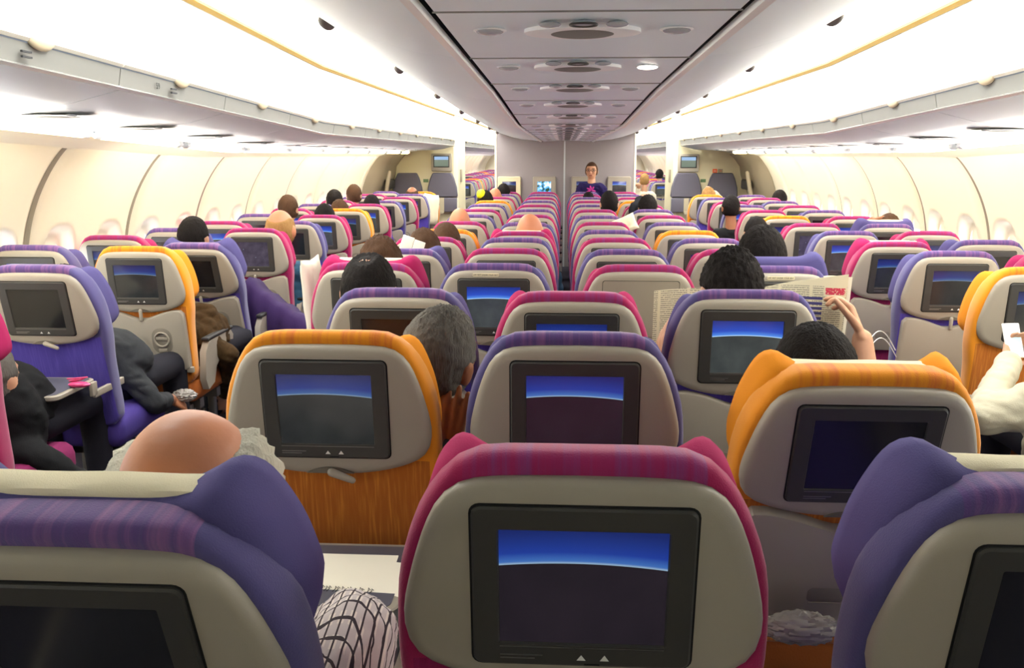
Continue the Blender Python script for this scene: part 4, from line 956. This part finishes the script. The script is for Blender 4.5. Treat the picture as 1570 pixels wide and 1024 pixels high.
# --- the newspaper reader
RW = P(1322, 520, 3.06); RE = P(1334, 640, 2.98); LW = P(1018, 566, 3.04); LE = P(1040, 720, 2.98)
person('black-haired man in the purple seat reading a wide open newspaper', P(1121, 444, 2.96), 2.75, x=.51, hair=('full', 'black', .15, .05), shirt='shirt_dark', hs=1.12, rot=(2, 0, 6), skin='skin', voxel=.0055, sleeve=.35, armk=1.3,
       arms={1: (RE, RW), -1: (LE, LW)},
       hands={1: ((P(1300, 462, 3.14)-RW, (-.75, .2, -.25)), dict(curl=.5, s=1.3, thumb=1, curls=[.75, .55, .5, .6])), -1: ((P(1018, 500, 3.1)-LW, (.6, .25, .2)), dict(curl=.35, s=1.3, thumb=-1, curls=[.2, .3, .4, .5]))})
def newsprint():
    m, nt, b = nmat('newsprint'); vec, x, y, z = xyz(nt)
    def box_(x0, x1, z0, z1):
        r = M_(nt, 'MULTIPLY', M_(nt, 'GREATER_THAN', x, x0), M_(nt, 'LESS_THAN', x, x1)); return M_(nt, 'MULTIPLY', r, M_(nt, 'MULTIPLY', M_(nt, 'GREATER_THAN', z, z0), M_(nt, 'LESS_THAN', z, z1)))
    n = nt.nodes.new('ShaderNodeTexNoise'); n.inputs['Scale'].default_value = 1; mp = nt.nodes.new('ShaderNodeMapping'); mp.inputs['Scale'].default_value = (230, 0, 130); nt.links.new(vec, mp.inputs[0]); nt.links.new(mp.outputs[0], n.inputs['Vector'])
    line = M_(nt, 'GREATER_THAN', M_(nt, 'FRACT', M_(nt, 'MULTIPLY', M_(nt, 'ADD', z, 5), 130)), .5)
    txt = M_(nt, 'MULTIPLY', line, M_(nt, 'GREATER_THAN', n.outputs['Fac'], .42))
    colm = M_(nt, 'GREATER_THAN', M_(nt, 'FRACT', M_(nt, 'MULTIPLY', M_(nt, 'ADD', x, 5), 9.2)), .1)
    txt = M_(nt, 'MULTIPLY', M_(nt, 'MULTIPLY', txt, colm), M_(nt, 'LESS_THAN', z, .222))
    c = mixc(nt, M_(nt, 'MULTIPLY', txt, .62), lin('#e9e2c4'), lin('#4c4a45'))
    pb = box_(.165, .262, .085, .19); c = mixc(nt, M_(nt, 'MULTIPLY', pb, M_(nt, 'GREATER_THAN', M_(nt, 'FRACT', M_(nt, 'MULTIPLY', M_(nt, 'ADD', z, 5), 55)), .45)), c, lin('#4a4680'))
    clear = box_(.265, .34, .185, .225); c = mixc(nt, clear, c, lin('#e9e2c4'))
    hd = M_(nt, 'MULTIPLY', box_(.27, .335, .192, .217), M_(nt, 'GREATER_THAN', n.outputs['Fac'], .4)); c = mixc(nt, hd, c, lin('#d0415c'))
    e = M_(nt, 'ADD', M_(nt, 'POWER', M_(nt, 'DIVIDE', M_(nt, 'SUBTRACT', x, .13), .03), 2), M_(nt, 'POWER', M_(nt, 'DIVIDE', M_(nt, 'SUBTRACT', z, .17), .035), 2))
    c = mixc(nt, M_(nt, 'LESS_THAN', e, 1), c, lin('#9c9486')); 
    nt.links.new(c, b.inputs['Base Color']); b.inputs['Roughness'].default_value = .85; return m
MAT['news'] = newsprint()
A0, A1 = P(1003, 446, 3.2), P(1300, 420, 3.2); cx = (A0.x+A1.x)/2; cz = (A0.z+A1.z)/2-.235
def sheet(x0, x1, zt0, zt1, h, y0, bow, nm, m, root, t=.0012):
    vs = []; nx, nz = 24, 10
    for k in (0, 1):
        for i in range(nx+1):
            f = i/nx; x = x0+(x1-x0)*f
            for j in range(nz+1):
                g = j/nz; z = zt0+(zt1-zt0)*f-h*g
                y = y0+bow*math.sin(math.pi*f)+.012*math.sin(g*3+f*5)+.02*g+k*t; vs.append((x, y, z))
    b = MB(); N = (nx+1)*(nz+1); fs = []
    idx = lambda k, i, j: k*N+i*(nz+1)+j
    for i in range(nx):
        for j in range(nz):
            fs.append((idx(0, i, j), idx(0, i, j+1), idx(0, i+1, j+1), idx(0, i+1, j))); fs.append((idx(1, i, j), idx(1, i+1, j), idx(1, i+1, j+1), idx(1, i, j+1)))
    for i in range(nx): fs += [(idx(0, i, 0), idx(0, i+1, 0), idx(1, i+1, 0), idx(1, i, 0)), (idx(0, i, nz), idx(1, i, nz), idx(1, i+1, nz), idx(0, i+1, nz))]
    for j in range(nz): fs += [(idx(0, 0, j), idx(1, 0, j), idx(1, 0, j+1), idx(0, 0, j+1)), (idx(0, nx, j), idx(0, nx, j+1), idx(1, nx, j+1), idx(1, nx, j))]
    b.add(vs, fs); return b.build(nm, m, root)
nr = empty('newspaper', (cx, 3.2, cz), 'open newspaper with red heading held up by the black-haired reader', 'newspaper')
dx = A0.x-cx; sheet(dx, -.005, A0.z-cz, .215, .44, .0, .035, 'left_page', MAT['news'], nr); sheet(.0, -dx, .205, A1.z-cz, .44, .0, .03, 'right_page', MAT['news'], nr)
sheet(-dx-.08, -dx+.018, A1.z-cz-.01, A1.z-cz-.012, .3, .014, .01, 'inner_page', MAT['paper'], nr)
# --- man in the white shirt with a phone
person('man in a creamy white shirt looking at a phone at the right edge', P(1640, 470, 2.92), 2.8, x=1.78, hair=('full', 'black', .1), shirt='shirt_white', s=1.22, hs=.85, skin='skin',
       arms={-1: (P(1508, 640, 2.86), P(1545, 560, 3.22))}, hands={-1: ((P(1553, 535, 3.28)-P(1545, 575, 3.2), (.2, -.6, .1)), dict(curl=.5, s=1, thumb=1))}, voxel=.007)
c = P(1553, 522, 3.27); r = empty('phone', c, 'white smartphone held by the man in the white shirt', 'phone'); r.rotation_euler = (R(-25), 0, R(8))
b = MB(); b.box(-.033, .033, -.004, .004, -.065, .065, .004); b.build('phone_case', MAT['trimw'], r)
b = MB(); b.box(-.029, .029, -.0052, -.004, -.052, .05); b.build('screen', mat('phone_screen', '#9fc4c8', .2, emit='#a5cfd6', estr=.8), r)
# --- standing woman
wp = P(907, 262, 12.62)
wo = person('standing woman with glasses in dark purple shirt before the mauve partition', wp, x=wp.x, standing=True, fz=0, hair=('bun', 'brown', .12, .01), shirt='shirt_navy', skin='skin', rot=(0, 0, 172), voxel=.006, sleeve=.6, hs=1.0, s=.98)
wm = Matrix.Rotation(R(172), 3, 'Z'); hc = wp-wo.location
def WP(x, y, z): return hc+wm @ Vector((x, y, z))
for q in (-1, 1):
    b = MB(); lo = []
    for i in range(17):
        a = 2*math.pi*i/16; p = WP(q*.034+.024*math.cos(a), .103, .008+.017*math.sin(a)); lo.append([p+Vector((math.cos(w_)*.0028, 0, math.sin(w_)*.0028)) for w_ in [2*math.pi*k/6 for k in range(6)]])
    b.loft(lo, False, False); b.cap(WP(q*.058, .1, .012), WP(q*.084, 0, .008), .0025, .0025, 6); b.cap(WP(0, .108, .01), WP(q*.011, .106, .01), .0025, .0025, 6); b.build('glasses_frame', MAT['gap'], wo)
    b = MB(); b.ell(WP(q*.034, .087, .008), (.012, .009, .008), 12, 8); b.build('eye', mat('eye_dark', '#1d1512', .3), wo)
    b = MB(); b.cap(WP(q*.018, .094, .036), WP(q*.052, .084, .034), .0035, .0025, 6); b.build('eyebrow', HAIR['black'], wo)
b = MB(); b.cap(WP(-.018, .098, -.06), WP(.018, .098, -.06), .0055, .0055, 8); b.build('lips', mat('lip_red', '#8c4a44', .4), wo)
fl = P(906, 292, 12.46)-wo.location; b = MB()
for a in (100, 50, 150, 200, -10): b.ell(fl+Vector((.035*math.cos(R(a)), 0, .035*math.sin(R(a)))), (.032, .012, .013), 12, 8, Matrix.Rotation(-R(a), 3, 'Y'))
b.build('orchid_print', mat('pink_print', '#b02a86', .8), wo)
# --- people in the forward cabin, right aisle opening
person('person in a purple blouse bending over seats in the far right aisle opening', P(1011, 268, 17.6), 17.3, x=1.85, hair=('full', 'black', .1), shirt='shirt_purple', standing=True, s=.9, fz=-.15)
person('person in a cream shirt reaching out in the far right aisle opening', P(988, 276, 16.6), 16.4, x=1.45, hair=('full', 'blond', .1), shirt='shirt_beige', skin='skin', arms={-1: (P(980, 284, 16.5), P(968, 281, 16.4))}, sleeve=.3)
# ------------------------------------------------------------------ small things
def soft(name, c, r, m, label, cat, rot=None, amp=.06, vox=None):
    b = MB(); b.ell((0, 0, 0), r, 40, 28, rot, lambda d: amp*noise.noise(d*3+Vector(c)))
    for i, p in enumerate(b.v): pass
    o = b.build(name, m, None, c, 180); return tag(o, label, cat)
def pillow(c, w_, h_, t, m, label, rot=(0, 0, 0)):
    b = MB(); vs = []; nx, nz = 20, 20
    for k in (-1, 1):
        for i in range(nx+1):
            for j in range(nz+1):
                x = 2*i/nx-1; z = 2*j/nz-1; e = max(0, (1-x**4))**.5*max(0, (1-z**4))**.5
                pin = 1-.06*(1-abs(x)*abs(z))*(abs(x)**6+abs(z)**6)
                vs.append((x*w_/2*pin, k*(t/2*e+.0008)+.006*noise.noise(Vector((x*3, z*3, k))), z*h_/2*pin))
    N = (nx+1)*(nz+1); fs = []; idx = lambda k, i, j: k*N+i*(nz+1)+j
    for i in range(nx):
        for j in range(nz): fs += [(idx(0, i, j), idx(0, i, j+1), idx(0, i+1, j+1), idx(0, i+1, j)), (idx(1, i, j), idx(1, i+1, j), idx(1, i+1, j+1), idx(1, i, j+1))]
    for i in range(nx): fs += [(idx(0, i, 0), idx(0, i+1, 0), idx(1, i+1, 0), idx(1, i, 0)), (idx(0, i, nz), idx(1, i, nz), idx(1, i+1, nz), idx(0, i+1, nz))]
    for j in range(nz): fs += [(idx(0, 0, j), idx(1, 0, j), idx(1, 0, j+1), idx(0, 0, j+1)), (idx(0, nx, j), idx(0, nx, j+1), idx(1, nx, j+1), idx(1, nx, j))]
    b.add(vs, fs); o = b.build('pillow', m, None, c, 80); o.rotation_euler = [R(a) for a in rot]; return tag(o, label, 'pillow')
pillow(P(660, 322, 11.75), .3, .42, .12, MAT['cloth'], 'cream pillow propped beside the last left orange seat', (0, 8, 60))
pillow(P(484, 480, 3.78), .13, .5, .05, MAT['paper'], 'white pillow sticking out into left aisle beside the magenta seat', (0, -6, 70))
pillow(P(958, 345, 7.35), .2, .14, .07, MAT['cloth'], 'beige pillow between right inner and outer centre seats', (0, -24, 0))
# book in front of the brown-haired person
c = P(632, 378, 4.5); r = empty('book', c, 'open white book held up beside the brown-haired person', 'book'); r.rotation_euler = (R(-10), R(20), R(15))
b = MB(); b.box(-.06, .0, -.006, .006, -.045, .045, .003); b.build('left_leaf', MAT['paper'], r); b = MB(); b.box(.002, .06, -.006, .006, -.05, .04, .003); b.build('right_leaf', MAT['paper'], r)
# blanket in the left aisle column
vs = MB(); lo = []
c0 = P(420, 470, 5.35)
for i in range(15):
    f = i/14; x = c0.x-.17+.42*f; zt = c0.z+.16-.30*f**.8+.01*math.sin(i*1.9)
    lo.append([(x, 5.33+.02*math.sin(i*1.3), zt-.42), (x, 5.31+.02*math.sin(i*2.1), zt-.1), (x, 5.34, zt), (x, 5.42, zt+.015), (x, 5.6, zt-.02), (x, 5.62, zt-.42)])
tag(vs.loft(lo).build('blanket', mat('purple_blanket', '#2c1348', .95, bump=.4), None, (0, 0, 0), 80), 'deep purple blanket draped beside the magenta seat in left aisle column', 'blanket')
# papers with handwriting on the lap of the bald man
c = P(540, 885, 1.66); r = empty('paper_sheets', c, 'white sheets of paper with handwriting beyond the plaid sleeve', 'papers'); r.rotation_euler = (R(8), 0, R(-4))
for i, (x, y, a) in enumerate(((-.03, 0, 3), (.03, -.02, -6))):
    b = MB(); b.box(-.11, .11, -.08, .08, -.0008, .0008); o = b.build('sheet', MAT['paper'], r, (x, y, i*.004)); o.rotation_euler.z = R(a)
b = MB()
for i in range(16):
    x = -.075+i*.0085+.002*math.sin(i*2.3); h = .006+.004*abs(math.sin(i*1.7)); b.tube([(x, -.05-h, .0062), (x+.003, -.05, .0062), (x+.001, -.05+h, .0062), (x+.006, -.05+h*.4, .0062)], .0007, 5)
b.build('handwriting', MAT['gap'], r)
# pink clip on the lowered table
c = P(128, 655, 3.25); b = MB(); b.ell((0, 0, .012), (.045, .02, .012), 18, 8); b.ell((-.015, .012, .028), (.035, .012, .006), 18, 8, Matrix.Rotation(R(-12), 3, 'Y')); b.cap((-.045, 0, .034), (.03, .008, .04), .003, .003, 6)
o = b.build('eyeglass_case', mat('pink_plastic', '#d2407a', .3), None, (c.x, c.y, .676+floor_z(row_y(4)))); tag(o, 'small pink case lying on the lowered grey table at left', 'case')
# wrapped packs in the seat pockets
plastic = mat('clear_wrap', '#b9b3ab', .12, spec=.9); plastic.node_tree.nodes['Principled BSDF'].inputs['Transmission Weight'].default_value = .5
def wrap(c, r, label, sd):
    b = MB(); b.ell((0, 0, 0), r, 44, 30, None, lambda d: .16*noise.noise(d*4.5+Vector((sd, 0, 0)))+.1*noise.noise(d*11)); return tag(b.build('plastic_wrapped_pack', plastic, None, c, 30), label, 'pack')
wrap(P(1228, 962, 1.7), (.075, .03, .035), 'crinkled clear plastic pack below the right orange seat back', 1)
wrap(P(283, 606, 4.12), (.06, .04, .03), 'crinkled clear plastic pack by the grey sleeve at left', 4)
# charging cable
b = MB(); pts = [P(1328+q*3.2, 530-26*math.sin(math.pi*q/14)+q*.5, 4.1+.01*q) for q in range(15)]; b.tube(pts, .0022, 6)
b.tube([p+Vector((.01, .01, -.035)) for p in pts], .0022, 6)
tag(b.build('charging_cable', MAT['white_mark'], None), 'thin white cable looping beside the right purple seat', 'cable')
